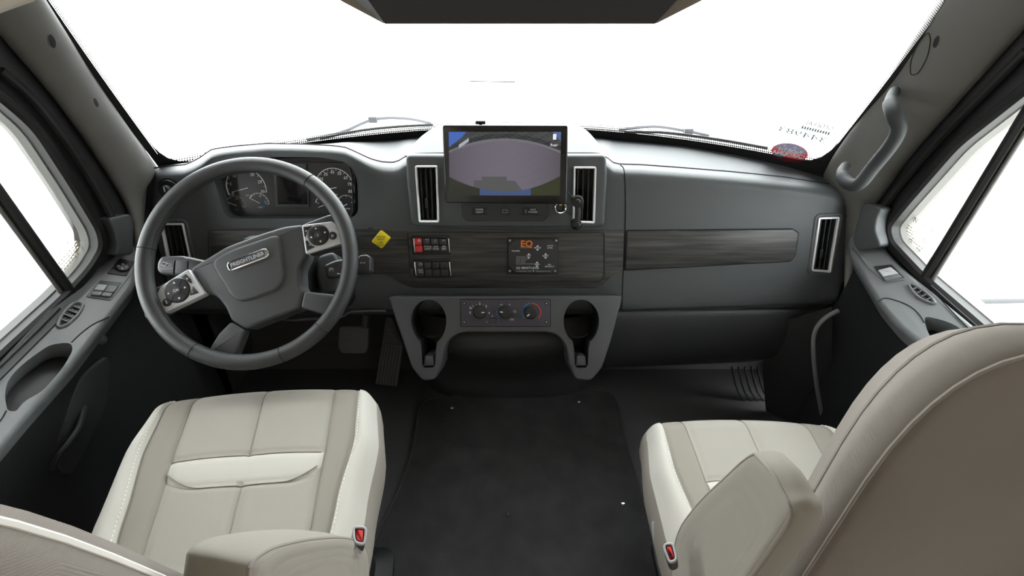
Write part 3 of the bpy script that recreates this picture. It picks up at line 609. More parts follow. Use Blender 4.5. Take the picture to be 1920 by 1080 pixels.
# parking brake knob
pk = thing('parking_brake_knob', 'yellow diamond-shaped push-pull parking brake knob on the wood trim', 'knob', F.pt(714, 450, 0))
mb = MB(); mb.tube([F.pt(718, 448, 0), F.pt(718, 448, .03)], .011, 16); mb.make('stem', YEL, pk)
pd = roundpoly(F.pxs([(713, 432), (732, 447), (716, 466.5), (696, 453)], .035), .005, 4)
mb = MB(); plate_mb(mb, F, pd, .026, .038, .003); mb.make('handle', YEL, pk)
text('legend', 'PARKING\nBRAKE', F, 714, 446.5, 3.3, BLKP, pk, h=.0386, rot=-.03)
text('legend', 'PUSH TO\nRELEASE', F, 714, 459, 2.3, BLKP, pk, h=.0386); text('legend', 'PULL TO APPLY', F, 706, 439.5, 1.6, BLKP, pk, h=.0386, rot=.75)
mb = MB(); a, b = F.px(715, 454, .0386); mb.box(F.w(a, b, .0387), .006, .002, .0004, Matrix((F.ux, F.uy, F.n)).transposed()); mb.make('symbol', BLKP, pk, smooth=False)
# levelling controller
lv = thing('leveling_controller', 'black square levelling keypad with orange logo and four screws', 'control panel', F.pt(1000, 512, 0))
P_ = roundpoly(F.pxs([(952, 446), (1047, 446), (1048, 514), (951, 514)], .008), .003, 3); plate('back_plate', F, P_, .003, .010, BLK, lv, .001)
P_ = roundpoly(F.pxs([(967, 449), (1033, 449), (1045, 461), (1045, 500), (1034, 512), (966, 512), (953, 498), (953, 461)], .011), .002, 3); plate('keypad', F, P_, .008, .0125, ROCK, lv, .0015)
FV = Pl(F.o+F.n*.0125, F.n)
for u, v in ((956, 451), (1043, 451), (956, 508), (1041, 508)): plate('screw', F, circ(*F.px(u, v, .01), .0032, 12), .009, .0115, STEEL, lv, .0006)
text('logo', 'EQ', FV, 987.5, 457.5, 12.8, ORNG, lv, bold=.0006, sx=1.02); text('legend', 'SYSTEMS', FV, 984, 464, 3, GREYP, lv)
for u, v, s in ((1008, 465, 'FRONT'), (991.5, 480, 'LEFT'), (1023, 480, 'RIGHT'), (1007, 495.5, 'REAR')):
    text('legend', s, FV, u, v, 2.9, WHITE, lv, bold=.0001); mb = MB()
    for sg in (1, -1):
        a, b = FV.px(u, v, .0006); w_ = .0042; mb.add([FV.w(a-w_, b+sg*.0035, .0006), FV.w(a+w_, b+sg*.0035, .0006), FV.w(a, b+sg*.0085, .0006)], [(0, 1, 2)])
    mb.make('arrow_marks', WHITE, lv, smooth=False)
text('legend', 'POWER', FV, 967, 470.7, 3.2, WHITE, lv); text('legend', 'AUTO\nLEVEL', FV, 1031.5, 463, 3, WHITE, lv); text('legend', 'ALL\nRETRACT', FV, 1030.5, 498, 3, WHITE, lv)
text('legend', 'OPERATING\nLOW VOLTAGE\nPARK BRAKE\nNOT LEVEL\nENGAGE PARK BRAKE', FV, 967.5, 488.5, 2.5, GREYP, lv, align='LEFT')
text('legend', 'EQ SMART-LEVEL', FV, 967.5, 502.5, 4.2, WHITE, lv, align='LEFT', shear=.25, bold=.0001); text('legend', 'Compatible with        eqsystems.com', FV, 967.5, 508.3, 3.2, GREYP, lv, align='LEFT')
plate('status_light', FV, circ(*FV.px(1000, 507.8), .0022, 12), 0, .0009, GREENP, lv, .0002); plate('status_light', FV, circ(*FV.px(1005, 507.8), .002, 12), 0, .0008, BLUEP, lv, .0002)
# ------------------------------------------------------------------ monitor
MP = Pl(F.o+F.n*.085, V((0, -math.cos(math.radians(13)), math.sin(math.radians(13)))))
mo = thing('monitor', 'black flat screen in the dash centre showing the rear camera view', 'monitor', MP.pt(948, 382, 0))
P_ = roundpoly(MP.pxs([(829.5, 234.5), (1065, 235), (1063, 383), (835, 380.5)]), .006, 4); mb = MB(); plate_mb(mb, MP, P_, -.022, .0, .003); mb.make('housing', GLOSSBLK, mo)
mb = MB(); mb.box(MP.w(*MP.px(948, 320), -.05), .09, .06, .07, Matrix((MP.ux, MP.uy, MP.n)).transposed()); mb.make('mount', BLK, mo)
# screen picture: a grid of coloured cells
def scol(x, y):                                               # x, y in the zoomed screen frame 468..1280 x 182..645
    n = math.sin(x*.13)*math.sin(y*.21)+math.sin(x*.043+y*.11)*.7
    top = 245+((x-870)/400)**2*85; bot = 616-((x-880)/400)**2*(105 if x < 880 else 118)
    if y > bot: return (62, 82, 128) if 690 < x < 1065 else ((36, 38, 30) if x < 690 else (44, 50, 26))
    if y < top:
        if (x-468)+(y-182)*1.2 < 135-n*5 and y < 320: return (70, 108, 190)
        if (1280-x)*1.0+(y-182)*.9 < 62: return (84, 110, 160)
        if abs((x-575)*.55+(y-262)*.83) < 11 and 540 < x < 612: return (178, 185, 192)
        if top-y < 17: return (116, 114, 120)
        b = 66+n*7-(18 if top-y < 50 else 0); return (b, b+3, b+5)
    if y > 505 and ((705 < x < 890) or (y > 530 and 648 < x < 700) or (y > 538 and 880 < x < 900+(y-505)*1.0)) : return (84, 84, 86)
    if y > 535 and 645 < x < 950+(y-535)*.75: return (84, 84, 86)
    e = 1-.22*((x-870)/420)**2; b = 112*e+n*.8; return (b, b*.94, b*1.06)
sq = [V(MP.px(u, v)) for u, v in ((841.3, 247.2), (1052, 247.2), (1049.5, 366.5), (843, 366.5))]
nx, ny = 270, 154; vv = []; ff = []; cc = []
for j in range(ny+1):
    for i in range(nx+1):
        a = sq[0].lerp(sq[1], i/nx); b = sq[3].lerp(sq[2], i/nx); q = a.lerp(b, j/ny); vv.append(MP.w(q.x, q.y, .0006))
for j in range(ny):
    for i in range(nx):
        k = j*(nx+1)+i; ff.append((k, k+1, k+nx+2, k+nx+1)); cc.append(scol(468+812*(i+.5)/nx, 182+463*(j+.5)/ny))
sm = bpy.data.materials.new('camera_picture'); sm.use_nodes = True; nt = sm.node_tree; b_ = nt.nodes['Principled BSDF']; at_ = nt.nodes.new('ShaderNodeVertexColor'); at_.layer_name = 'Col'
b_.inputs['Base Color'].default_value = (.01, .01, .01, 1); b_.inputs['Roughness'].default_value = .15; nt.links.new(at_.outputs[0], b_.inputs['Emission Color']); b_.inputs['Emission Strength'].default_value = .85
so_ = mk('screen', vv, ff, sm, mo, smooth=False); ca = so_.data.color_attributes.new('Col', 'FLOAT_COLOR', 'CORNER')
k = 0
for c in cc:
    q = srgb(*[max(0, min(255, z)) for z in c])
    for _ in range(4): ca.data[k].color = q; k += 1
EW = mat('screen_white', (.1, .1, .1), .5, emis=(.8, .78, .85), estr=1)
text('screen_caption', 'Rear', MP, 1039, 272, 5.5, EW, mo, h=.0012); plate('battery_icon', MP, rrect(*MP.px(1040, 256.5), .008, .013), 0, .0012, EW, mo, .0002)
mb = MB(); q = MP.pt(901, 229.5, -.03); mb.tube([q+V((-.012, 0, 0)), q+V((.012, 0, 0))], .0045, 12); mb.tube([q, q+V((0, .0, -.02))], .004, 8); mb.make('clamp_knob', BLK, mo)
# suction cup with its stalk in front of right vent
sc = thing('suction_mount', 'small black suction cup mount hanging on a stalk before the right centre vent', 'phone mount', FS.pt(1083, 425, .02))
Q1, Q2 = FS.pt(1083, 378, .045), FS.pt(1081, 421, .045)
q1 = Pl(Q1, FS.n); mb = MB(); plate_mb(mb, q1, circ(0, 0, .0155, 28), -.008, .003, .003); plate_mb(mb, q1, circ(0, 0, .007, 20), .002, .008, .003); mb.make('suction_cup', BLK, sc)
mb = MB(); mb.tube(cr([Q1+V((0, .005, -.012)), Q1.lerp(Q2, .5)+V((.003, 0, 0)), Q2+V((.001, 0, .01))], 4), [.007]*9, 10); mb.make('stalk', BLK, sc)
q2 = Pl(Q2, FS.n); mb = MB(); plate_mb(mb, q2, circ(0, 0, .0145, 28), -.012, .004, .003); plate_mb(mb, q2, circ(0, 0, .009, 20), .003, .011, .003); mb.make('clamp_ball', GLOSSBLK, sc)
mb = MB(); mb.tube(cr([FS.pt(1064, 360, .04), FS.pt(1074, 371, .045), Q1+V((-.008, 0, .008))], 4), .0016, 6); mb.tube(cr([FS.pt(1062, 398, .006), FS.pt(1070, 405, .03), Q2+V((-.01, 0, .008))], 4), .0012, 6); mb.make('cord', BLK, sc)
# ================================================================== CENTRE CONSOLE
con = thing('center_console', 'lower centre console with two cup holders and heater controls', 'console', K.pt(946, 745, -.1))
face = roundpoly(K.pxs([(726, 556), (1168, 554), (1146, 639), (1129, 690), (1108, 715), (1078, 712), (1066, 680), (1064, 661), (1058, 644), (1045, 629), (1026, 623), (869, 623), (852, 629), (837, 644), (831, 661), (829, 680), (817, 712), (792, 715), (772, 690), (757, 645)]), .012, 4)
mb = MB(); plate_mb(mb, K, face, -.16, .0, .006, seg=4); cf = mb.make('console_face', CONS, con)
cups = []
for cx in (803.5, 1090):
    kp = [(cx+33.5*math.cos(a), 601-(39*math.sin(a) if math.sin(a) > 0 else 46*math.sin(a))) for a in [math.radians(-64+308*i/30) for i in range(31)]]
    kp = [(cx+33.5*math.cos(a), 601-(39 if math.sin(a) > 0 else 46)*math.sin(a)) for a in [math.radians(-62+304*i/30) for i in range(31)]]+[(cx-14, 655), (cx-12.5, 684), (cx-8, 690), (cx+8, 690), (cx+12.5, 684), (cx+14, 655)]
    cups.append((K.pxs(kp), cx))
cut(cf, [(K, e, -.148, .03) for e, c in cups])
for e, c in cups:
    mb = MB(); q = offs(e, .0008); mb.loops([[K.w(x, y, h) for x, y in p] for p, h in ((q, -.010), (q, -.1465))], False, True); mb.make('cup_holder', SEAM, con, ang=40)  # near-black liner: the shade inside the recess is put into its colour
    mb = MB(); ctr_ = K.px(c, 612)
    for r_, h in ((.036, -.040), (.033, -.060)): arcring(mb, K, ctr_, r_-.001, r_+.0005, 225, 315, h) if 'arcring' in globals() else None
    mb.make('cup_steps', DASHD, con, smooth=False)
    plate('slot_tab', K, roundpoly(K.pxs([(c-8, 668), (c+8, 668), (c+10.5, 687), (c-10.5, 687)]), .003), -.140, -.006, CONS, con, .0025)
    mb = MB(); mb.tube([K.w(x, y, .0004) for x, y in offs(e, -.0006)], .0010, 6, True); mb.make('cup_rim', CONS, con)
# body below
R_ = []
ctr = 948
for (v, l, r_, z, y) in ((600, 775, 1125, None, -.10), (660, 790, 1112, None, -.085), (700, 792, 1106, .14, None), (735, 800, 1106, .04, None), (749, 806, 1102, .0, None)):
    row = []
    for i in range(21):
        f = i/20; u = l+(r_-l)*f; bulge = 1-abs(2*f-1)**4
        p = K.pt(u, v, y) if z is None else atz(u, v, z)
        row.append(p+V((0, .05*(1-bulge), 0)))
    R_.append([row[0]+V((0, .12, 0))]+row+[row[-1]+V((0, .12, 0))])
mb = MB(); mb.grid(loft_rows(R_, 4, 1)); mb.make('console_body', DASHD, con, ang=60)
# climate panel
KP = Pl(K.o+K.n*.0015, K.n)
frame('panel_gap', K, roundpoly(K.pxs([(863, 560.5), (1032.5, 560.5), (1032.5, 612.5), (863, 612.5)]), .004), .0016, -.002, .0014, SEAM, con, .0003)
cp = plate('climate_panel', K, roundpoly(K.pxs([(864.5, 562), (1031, 562), (1031, 611), (864.5, 611)]), .004), -.002, .0015, PANELP, con, .0008)
for u, v in ((870.5, 569), (1024.5, 569), (870.5, 604), (1024.5, 603.5)):
    mb = MB(); plate_mb(mb, KP, circ(*KP.px(u, v), .005, 16), -.001, .0012, .0006); plate_mb(mb, KP, circ(*KP.px(u, v), .0022, 6), 0, .0016, .0002, 1); mb.make('screw', [BLK, GREYP], cp)
for u, v, ang in ((899, 585.5, 3), (947.5, 585.5, 170), (995.5, 585.5, 222)):
    c0 = KP.px(u, v, .005); mb = MB(); plate_mb(mb, KP, circ(*c0, .0185, 40), 0, .004, .001); plate_mb(mb, KP, circ(c0[0], c0[1], .0165, 40), .003, .019, .003); kn = mb.make('dial_knob', BLK, cp)
    a = math.radians(ang); mb = MB(); mb.box(KP.w(c0[0]+.0105*math.cos(a), c0[1]+.0105*math.sin(a), .0192), .0085, .0026, .0006, Matrix((KP.ux*math.cos(a)+KP.uy*math.sin(a), KP.uy*math.cos(a)-KP.ux*math.sin(a), KP.n)).transposed()); mb.make('pointer', WHITE, kn, smooth=False)
mb = MB()
for s, u, v, z in (('0', 881.5, 586.5, 5), ('1', 887, 574.5, 5), ('.', 893, 569, 6), ('2', 899.5, 569.5, 5), ('.', 906, 569, 6), ('3', 911.5, 574.5, 5), ('4', 917, 587, 5), ('*', 882.5, 580, 9), ('~i', 939.5, 571, 5), ('-i', 955, 571, 5), ('(:)', 965, 583.5, 5), ('(=)', 960, 599, 4.5), ('n', 923, 592.5, 4), ('*', 913, 604.5, 4)):
    a, b = KP.px(u, v, .0005); text_mb(mb, s, KP, a, b, z*1.33/900*1.35, .0005)
mb.make('legend', WHITE, cp, smooth=False)
mb = MB(); c0 = KP.px(996.5, 586, .001); arcring(mb, KP, c0, .0245, .0268, 95, 222, .0006, 0); arcring(mb, KP, c0, .0245, .0268, 88, -42, .0006, 1); c1 = KP.px(948, 586, .001); arcring(mb, KP, c1, .0235, .0255, 160, 215, .0006, 0)
text_mb(mb, 'i', KP, *KP.px(931.5, 583, .0006), .009, .0006, mi=0); text_mb(mb, 'w', KP, *KP.px(935.5, 599.5, .0006), .009, .0006, mi=0)
mb.make('temperature_arcs', [BLUEP, REDP], cp, smooth=False)
frame('ac_button', KP, rrect(*KP.px(923.5, 601), .019, .0135, .002), .0006, 0, .0012, SEAM, cp, .0002)
# ================================================================== STEERING WHEEL
sw = thing('steering_wheel', 'black leather steering wheel turned slightly, with silver button pads', 'steering wheel', SW.w(0, -.22, -.02))
N = 96; mb = MB(); RM = .2085
path = [SW.w(RM*math.cos(2*PI*i/N), RM*math.sin(2*PI*i/N), 0) for i in range(N)]
mb.tube(path, .0165, 18, True); rim = mb.make('rim', WHEEL, sw, ang=180)
def wang(u, v): a, b = SW.px(u, v); return math.atan2(b, a)
mb = MB()
for u, v in ((262, 465), (588, 330), (530, 665), (600, 610), (366, 655)):
    a = wang(u, v); L = []
    c = SW.w(RM*math.cos(a), RM*math.sin(a), 0); er = SW.ux*math.cos(a)+SW.uy*math.sin(a)
    mb.tube([c+(er*math.cos(k*PI/10)+SW.n*math.sin(k*PI/10))*.0165 for k in range(20)], .0009, 5, True)
mb.make('rim_seam', SEAM, rim)
for a0, a1 in ((100, 168), (25, 60), (205, 232), (-72, -20), (168, 178), (62, 98)):
    n = int(abs(a1-a0)*1.1); mb = MB()
    for i in range(n):
        a = math.radians(a0+(a1-a0)*i/n); p = SW.w((RM-.0155)*math.cos(a), (RM-.0155)*math.sin(a), .0065); t = SW.uy*math.cos(a)-SW.ux*math.sin(a)
        mb.tube([p-t*.0011+SW.n*.0006, p+t*.0011-SW.n*.0006], .0005, 4)
    mb.make('stitching', SEAM, rim)
h_ = -.012
hub = roundpoly(SW.pxs([(355, 503), (423, 462), (490, 437), (532, 424), (566, 420), (574, 478), (561, 503), (563, 537), (570, 546), (563, 578), (507, 599), (459, 618), (432, 601), (422, 577), (406, 556), (384, 550)], h_), .008, 4)
mb = MB(); plate_mb(mb, SW, hub, -.06, h_, .008, seg=4); hubo = mb.make('hub', HUBM, sw)
cp_ = roundpoly(SW.pxs([(392, 490), (430, 468), (524, 436), (534, 520), (520, 543), (470, 563), (448, 566), (432, 556)], h_+.006), .02, 5)
mb = MB(); plate_mb(mb, SW, cp_, -.03, h_+.0055, .007, seg=5); mb.make('airbag_cover', HUBM, sw)
# spokes
def spoke(pts, name, m, h0, h1, bev=.004, r=.006): p = roundpoly(SW.pxs(pts, h1), r, 4); return plate(name, SW, p, h0, h1, m, sw, bev)
spoke([(566, 420), (620, 400), (655, 412), (662, 452), (645, 462), (574, 478)], 'spoke', WHEEL, -.035, -.010, .006, .01)
spoke([(355, 503), (384, 550), (302, 592), (270, 600), (262, 545), (290, 540)], 'spoke', WHEEL, -.035, -.010, .006, .01)
spoke([(432, 603), (459, 619), (440, 668), (388, 665), (394, 650), (410, 625)], 'spoke', HUBM, -.035, -.010, .005, .006)
spoke([(570, 546), (626, 552), (648, 560), (632, 597), (604, 589), (563, 577)], 'spoke', HUBM, -.035, -.010, .005, .006)
PH = -.004
padl = spoke([(353, 504), (384, 551), (306, 588), (294, 552), (300, 538), (320, 524)], 'button_pad', SILVER, -.024, PH, .002, .004)
padr = spoke([(565.5, 422), (622, 415), (634, 423), (643, 456), (573, 476.5)], 'button_pad', SILVER, -.024, PH, .002, .004)
for pd_, cu, cv, ru, su, sv, wed, syms in ((padl, 333, 545, 23.5, 314, 567, [[(349, 514), (358, 523), (361, 532), (352, 528), (340, 520)], [(362, 537), (373, 549), (358, 554), (354, 552), (361, 543)]], ('', '', '', '', 'OK')), (padr, 597.5, 441, 20, 624, 442, [[(569, 426), (585, 424), (577, 432), (573, 444), (571, 444)], [(573, 452), (577, 451), (582, 460), (591, 463), (576, 470)]], ('N', '', 'o', 'x', '(i'))):
    t = (SW.pt(cu, cv)-CAM).dot(AX); r = ru/FPX*t; c0 = SW.px(cu, cv, PH)
    mb = MB(); plate_mb(mb, SW, circ(*c0, r, 40), PH-.002, PH+.0006, .0003, 0); plate_mb(mb, SW, circ(*c0, r*.93, 40), PH, PH+.003, .0015, 0); bo = mb.make('button_ring', BLK, pd_)
    mb = MB()
    for k in range(4):
        a = math.radians(45+22+90*k); mb.tube([SW.w(c0[0]+r*.42*math.cos(a), c0[1]+r*.42*math.sin(a), PH+.0031), SW.w(c0[0]+r*.88*math.cos(a), c0[1]+r*.88*math.sin(a), PH+.0031)], .0005, 4)
        a = math.radians(22+90*k); q = V(c0)+V((math.cos(a), math.sin(a)))*r*.66
        mb.add([SW.w(*(q+V((math.cos(a+j*2.09), math.sin(a+j*2.09)))*.0028), PH+.0034) for j in range(3)], [(0, 1, 2)], 1)
    text_mb(mb, 'OK' if cu < 400 else '(-', SW, *c0, .008, PH+.0046, rot=.38, mi=1); mb.make('button_marks', [SEAM, WHITE], pd_, smooth=False)
    plate('center_button', SW, circ(*c0, r*.34, 24), PH+.001, PH+.004, ROCK, pd_, .001)
    t2 = SW.px(su, sv, PH); plate('small_button', SW, circ(*t2, .0085, 24), PH, PH+.003, BLK, pd_, .001)
    mb = MB(); text_mb(mb, 'S' if su < 400 else 'o', SW, *t2, .010, PH+.0034, rot=.38); mb.make('button_legend', WHITE, pd_, smooth=False)
    for wq, s in zip(wed, ('+', '-')):
        P_ = SW.pxs(wq, PH); plate('wedge_button', SW, roundpoly(P_, .001), PH, PH+.002, BLK, pd_, .0006); cx = sum(p[0] for p in P_)/len(P_); cy = sum(p[1] for p in P_)/len(P_)
        mb = MB(); text_mb(mb, s, SW, cx, cy, .010, PH+.0024, rot=.38); mb.make('button_legend', WHITE, pd_, smooth=False)
# badge
p0, p1 = V(SW.px(427.5, 502, -.006)), V(SW.px(504, 472.5, -.006)); d = p1-p0; ang = math.atan2(d.y, d.x); cb_ = (p0+p1)/2
mb = MB(); plate_mb(mb, SW, rrect(*cb_, d.length, .0215, .0107, ang, 8), -.010, -.0025, .002); bd = mb.make('badge', CHROME, sw)
mb = MB(); plate_mb(mb, SW, rrect(*cb_, d.length-.014, .0150, .004, ang, 6), -.006, -.0018, .0005); mb.make('badge_inset', mat('badge_grey', (.10, .11, .13), .3, metal=.6), bd)
mb = MB(); text_mb(mb, 'FREIGHTLINER', SW, *cb_, .0112, -.0012, rot=ang, sx=.98, bold=.0003); mb.make('badge_lettering', SILVER, bd, smooth=False)
# column
colm = thing('steering_column', 'black steering column shroud behind the steering wheel', 'steering column', F.pt(500, 560, 0))
cw = SW.w(.01, -.01, -.05); ce = V((-.56, 1.22, .50)); L = []
for f, w1_, h1_ in ((0, .075, .07), (.15, .095, .085), (.5, .10, .09), (1, .11, .10)):
    c = cw.lerp(ce, f); L.append([c+SW.ux*x*w1_/.1+SW.uy*y*h1_/.1 for x, y in rrect(0, 0, .2, .2, .06)])
mb = MB(); mb.loops(L); mb.make('shroud', BLK, colm)
SWS = Pl(SW.o-SW.n*.085, SW.n)
q = roundpoly(SWS.pxs([(594, 480), (625, 470), (640, 500), (632, 545), (600, 548), (592, 520)]), .012); plate('stalk_housing', SWS, q, -.05, .0, DASHD, colm, .008)
def stalk(name, lab, pts, pl_, m_, th=.024): r = thing(name, lab, 'stalk', pl_.pt(pts[0][0], pts[0][1], -th/2)); q = roundpoly(pl_.pxs(pts), .007, 4); mb = MB(); plate_mb(mb, pl_, q, -th, 0, .008, seg=4); mb.make('lever', m_, r); return r
# stalks
ST = Pl(SW.o-SW.n*.065, SW.n+V((0, -.15, 0)))
s1 = stalk('turn_signal_stalk', 'short black washer and turn signal stalk left of the steering wheel hub', [(293, 492), (300, 480), (340, 479), (400, 492), (430, 510), (400, 522), (345, 520), (300, 515), (292, 507)], ST, ROCK)
seamtube('ring_groove', [ST.pt(u, v, .0006) for u, v in [(328, 488), (326, 500), (325, 514)]], s1, .0012)
plate('wiper_band', ST, roundpoly(ST.pxs([(330, 487), (353, 489), (352, 514), (328, 513)]), .003), -.002, .0012, BLK, s1, .001)
mb = MB()
for (cx_, cy_, rr, nn, a_) in ((309, 495, .0075, 4, .3), (319, 496, .0045, 3, -.1)): mb.tube([ST.w(*(V(ST.px(cx_, cy_))+V((rr*math.cos(a_+k*2*PI/nn), rr*.6*math.sin(a_+k*2*PI/nn)))), .0009) for k in range(nn)], .0007, 4, True)
mb.make('legend', WHITE, s1, smooth=False); text('legend', '=o=', ST, 350, 483.5, 4.5, GREYP, s1, h=.0008)
s2 = stalk('gear_selector_stalk', 'black gear selector stalk pointing right from the steering column', [(606, 497), (625, 488), (650, 483), (686, 478), (694, 482), (695, 508), (690, 512), (650, 514), (630, 522), (610, 520)], ST, ROCK, .03)
plate('stalk_tip', ST, roundpoly(ST.pxs([(673, 479), (687, 477), (695, 482), (695, 508), (690, 512), (672, 510)]), .003), -.026, .0015, ROCK, s2, .004)
text('legend', 'R\nN\nD', ST, 646, 498, 5, WHITE, s2, h=.001); text('legend', '(P)', ST, 621, 505, 6, WHITE, s2, h=.001); text('legend', '<->', ST, 680, 493, 5, WHITE, s2, h=.002)
seamtube('silver_line', [ST.pt(u, v, .001) for u, v in [(632, 513), (642, 514), (652, 512)]], s2, .001, SILVER)
# ================================================================== PEDALS
bp_ = thing('brake_pedal', 'square black rubber-padded brake pedal on a metal arm', 'pedal', (-.40, 1.28, .0))
BP = Pl(att(663, 636, 1.53), (0, -.82, .57)); q = roundpoly(BP.pxs([(636, 612), (692, 612), (689, 655), (684, 663), (640, 663), (633, 650)]), .01); plate('pad', BP, q, -.012, .0, RUB2 if 'RUB2' in globals() else mat('pedal_rubber', (.09, .09, .092), .6), bp_, .003)
mb = MB()
for k in range(7):
    v = 616+k*6.5; mb.tube([BP.pt(638, v, .0005), BP.pt(687, v, .0005)], .0012, 5)
mb.make('pad_ribs', MATS['pedal_rubber'], bp_)
mb = MB(); mb.tube([BP.pt(685, 612, -.005), F.pt(687, 588, -.09)], .011, 10); mb.make('arm', STEEL, bp_)
ac = thing('accelerator_pedal', 'long ribbed black accelerator pedal hinged on the floor', 'pedal', atz(727, 724, 0))
a0 = atz(728, 724, .012); a1 = att(730, 605, 1.58); n_ = (a1-a0).cross(V((1, 0, 0))).normalized()
if n_.y > 0: n_ = -n_
AP = Pl(a0, n_); q = roundpoly(AP.pxs([(703, 721), (744, 726), (755, 650), (752, 640), (736, 596), (724, 594)]), .006); plate('treadle', AP, q, -.014, 0, MATS['pedal_rubber'], ac, .003)
mb = MB(); 
for k in range(7):
    f = k/6; mb.tube([AP.pt(706+35*f, 719+4*f, .001), AP.pt(718.5+34*f, 647+2*f, .001)], .0022, 5); mb.tube([AP.pt(719+33*f, 644+2*f, .001), AP.pt(726+9*f+3*f, 600+30*f, .001)], .0020, 5)
for k in range(4): mb.tube([AP.pt(719+k*1.5, 646-k*10, .001), AP.pt(753-k*5, 648-k*10, .001)], .002, 5)
mb.make('tread_ribs', mat('pedal_rib', (.16, .165, .17), .5), ac)
# footrest ribs on the passenger toe board
mb = MB()
for k in range(5):
    x = 1372+k*12; mb.tube(cr([att(x, 688, 1.63), att(x+12, 735, 1.67), att(x+38, 765, 1.70), att(x+62, 785, 1.72)], 3), .003, 6)
struct(mb.make('trim_6', mat('matte_black', (.02, .02, .02), .9, spec=.1)))
# ================================================================== FLOOR MAT
matp = roundpoly(FL.pxs([(788, 762), (800, 752), (830, 748), (1125, 738), (1145, 742), (1158, 760), (1172, 830), (1205, 940), (1228, 1000), (1262, 1110), (1280, 1250), (640, 1250), (680, 1080), (700, 1020), (745, 930), (775, 850), (782, 800)]), .03, 5)
mt = plate('floor_mat', FL, matp, .001, .009, CARPET, None, .003); tag(mt, 'black carpet floor mat lying between the two seats', 'floor mat')
mb = MB(); mb.tube([FL.w(x, y, .0075) for x, y in matp], .004, 6, True); mb.make('bound_edge', CARPB, mt)
for u, v in ((848, 765), (1085, 753), (1168, 944), (953, 965)):
    mb = MB(); q = Pl(atz(u, v, .009), (0, 0, 1)); plate_mb(mb, q, circ(0, 0, .0065, 16), -.001, .004, .003); mb.make('snap_stud', CHROME if v != 965 else CARPB, mt)
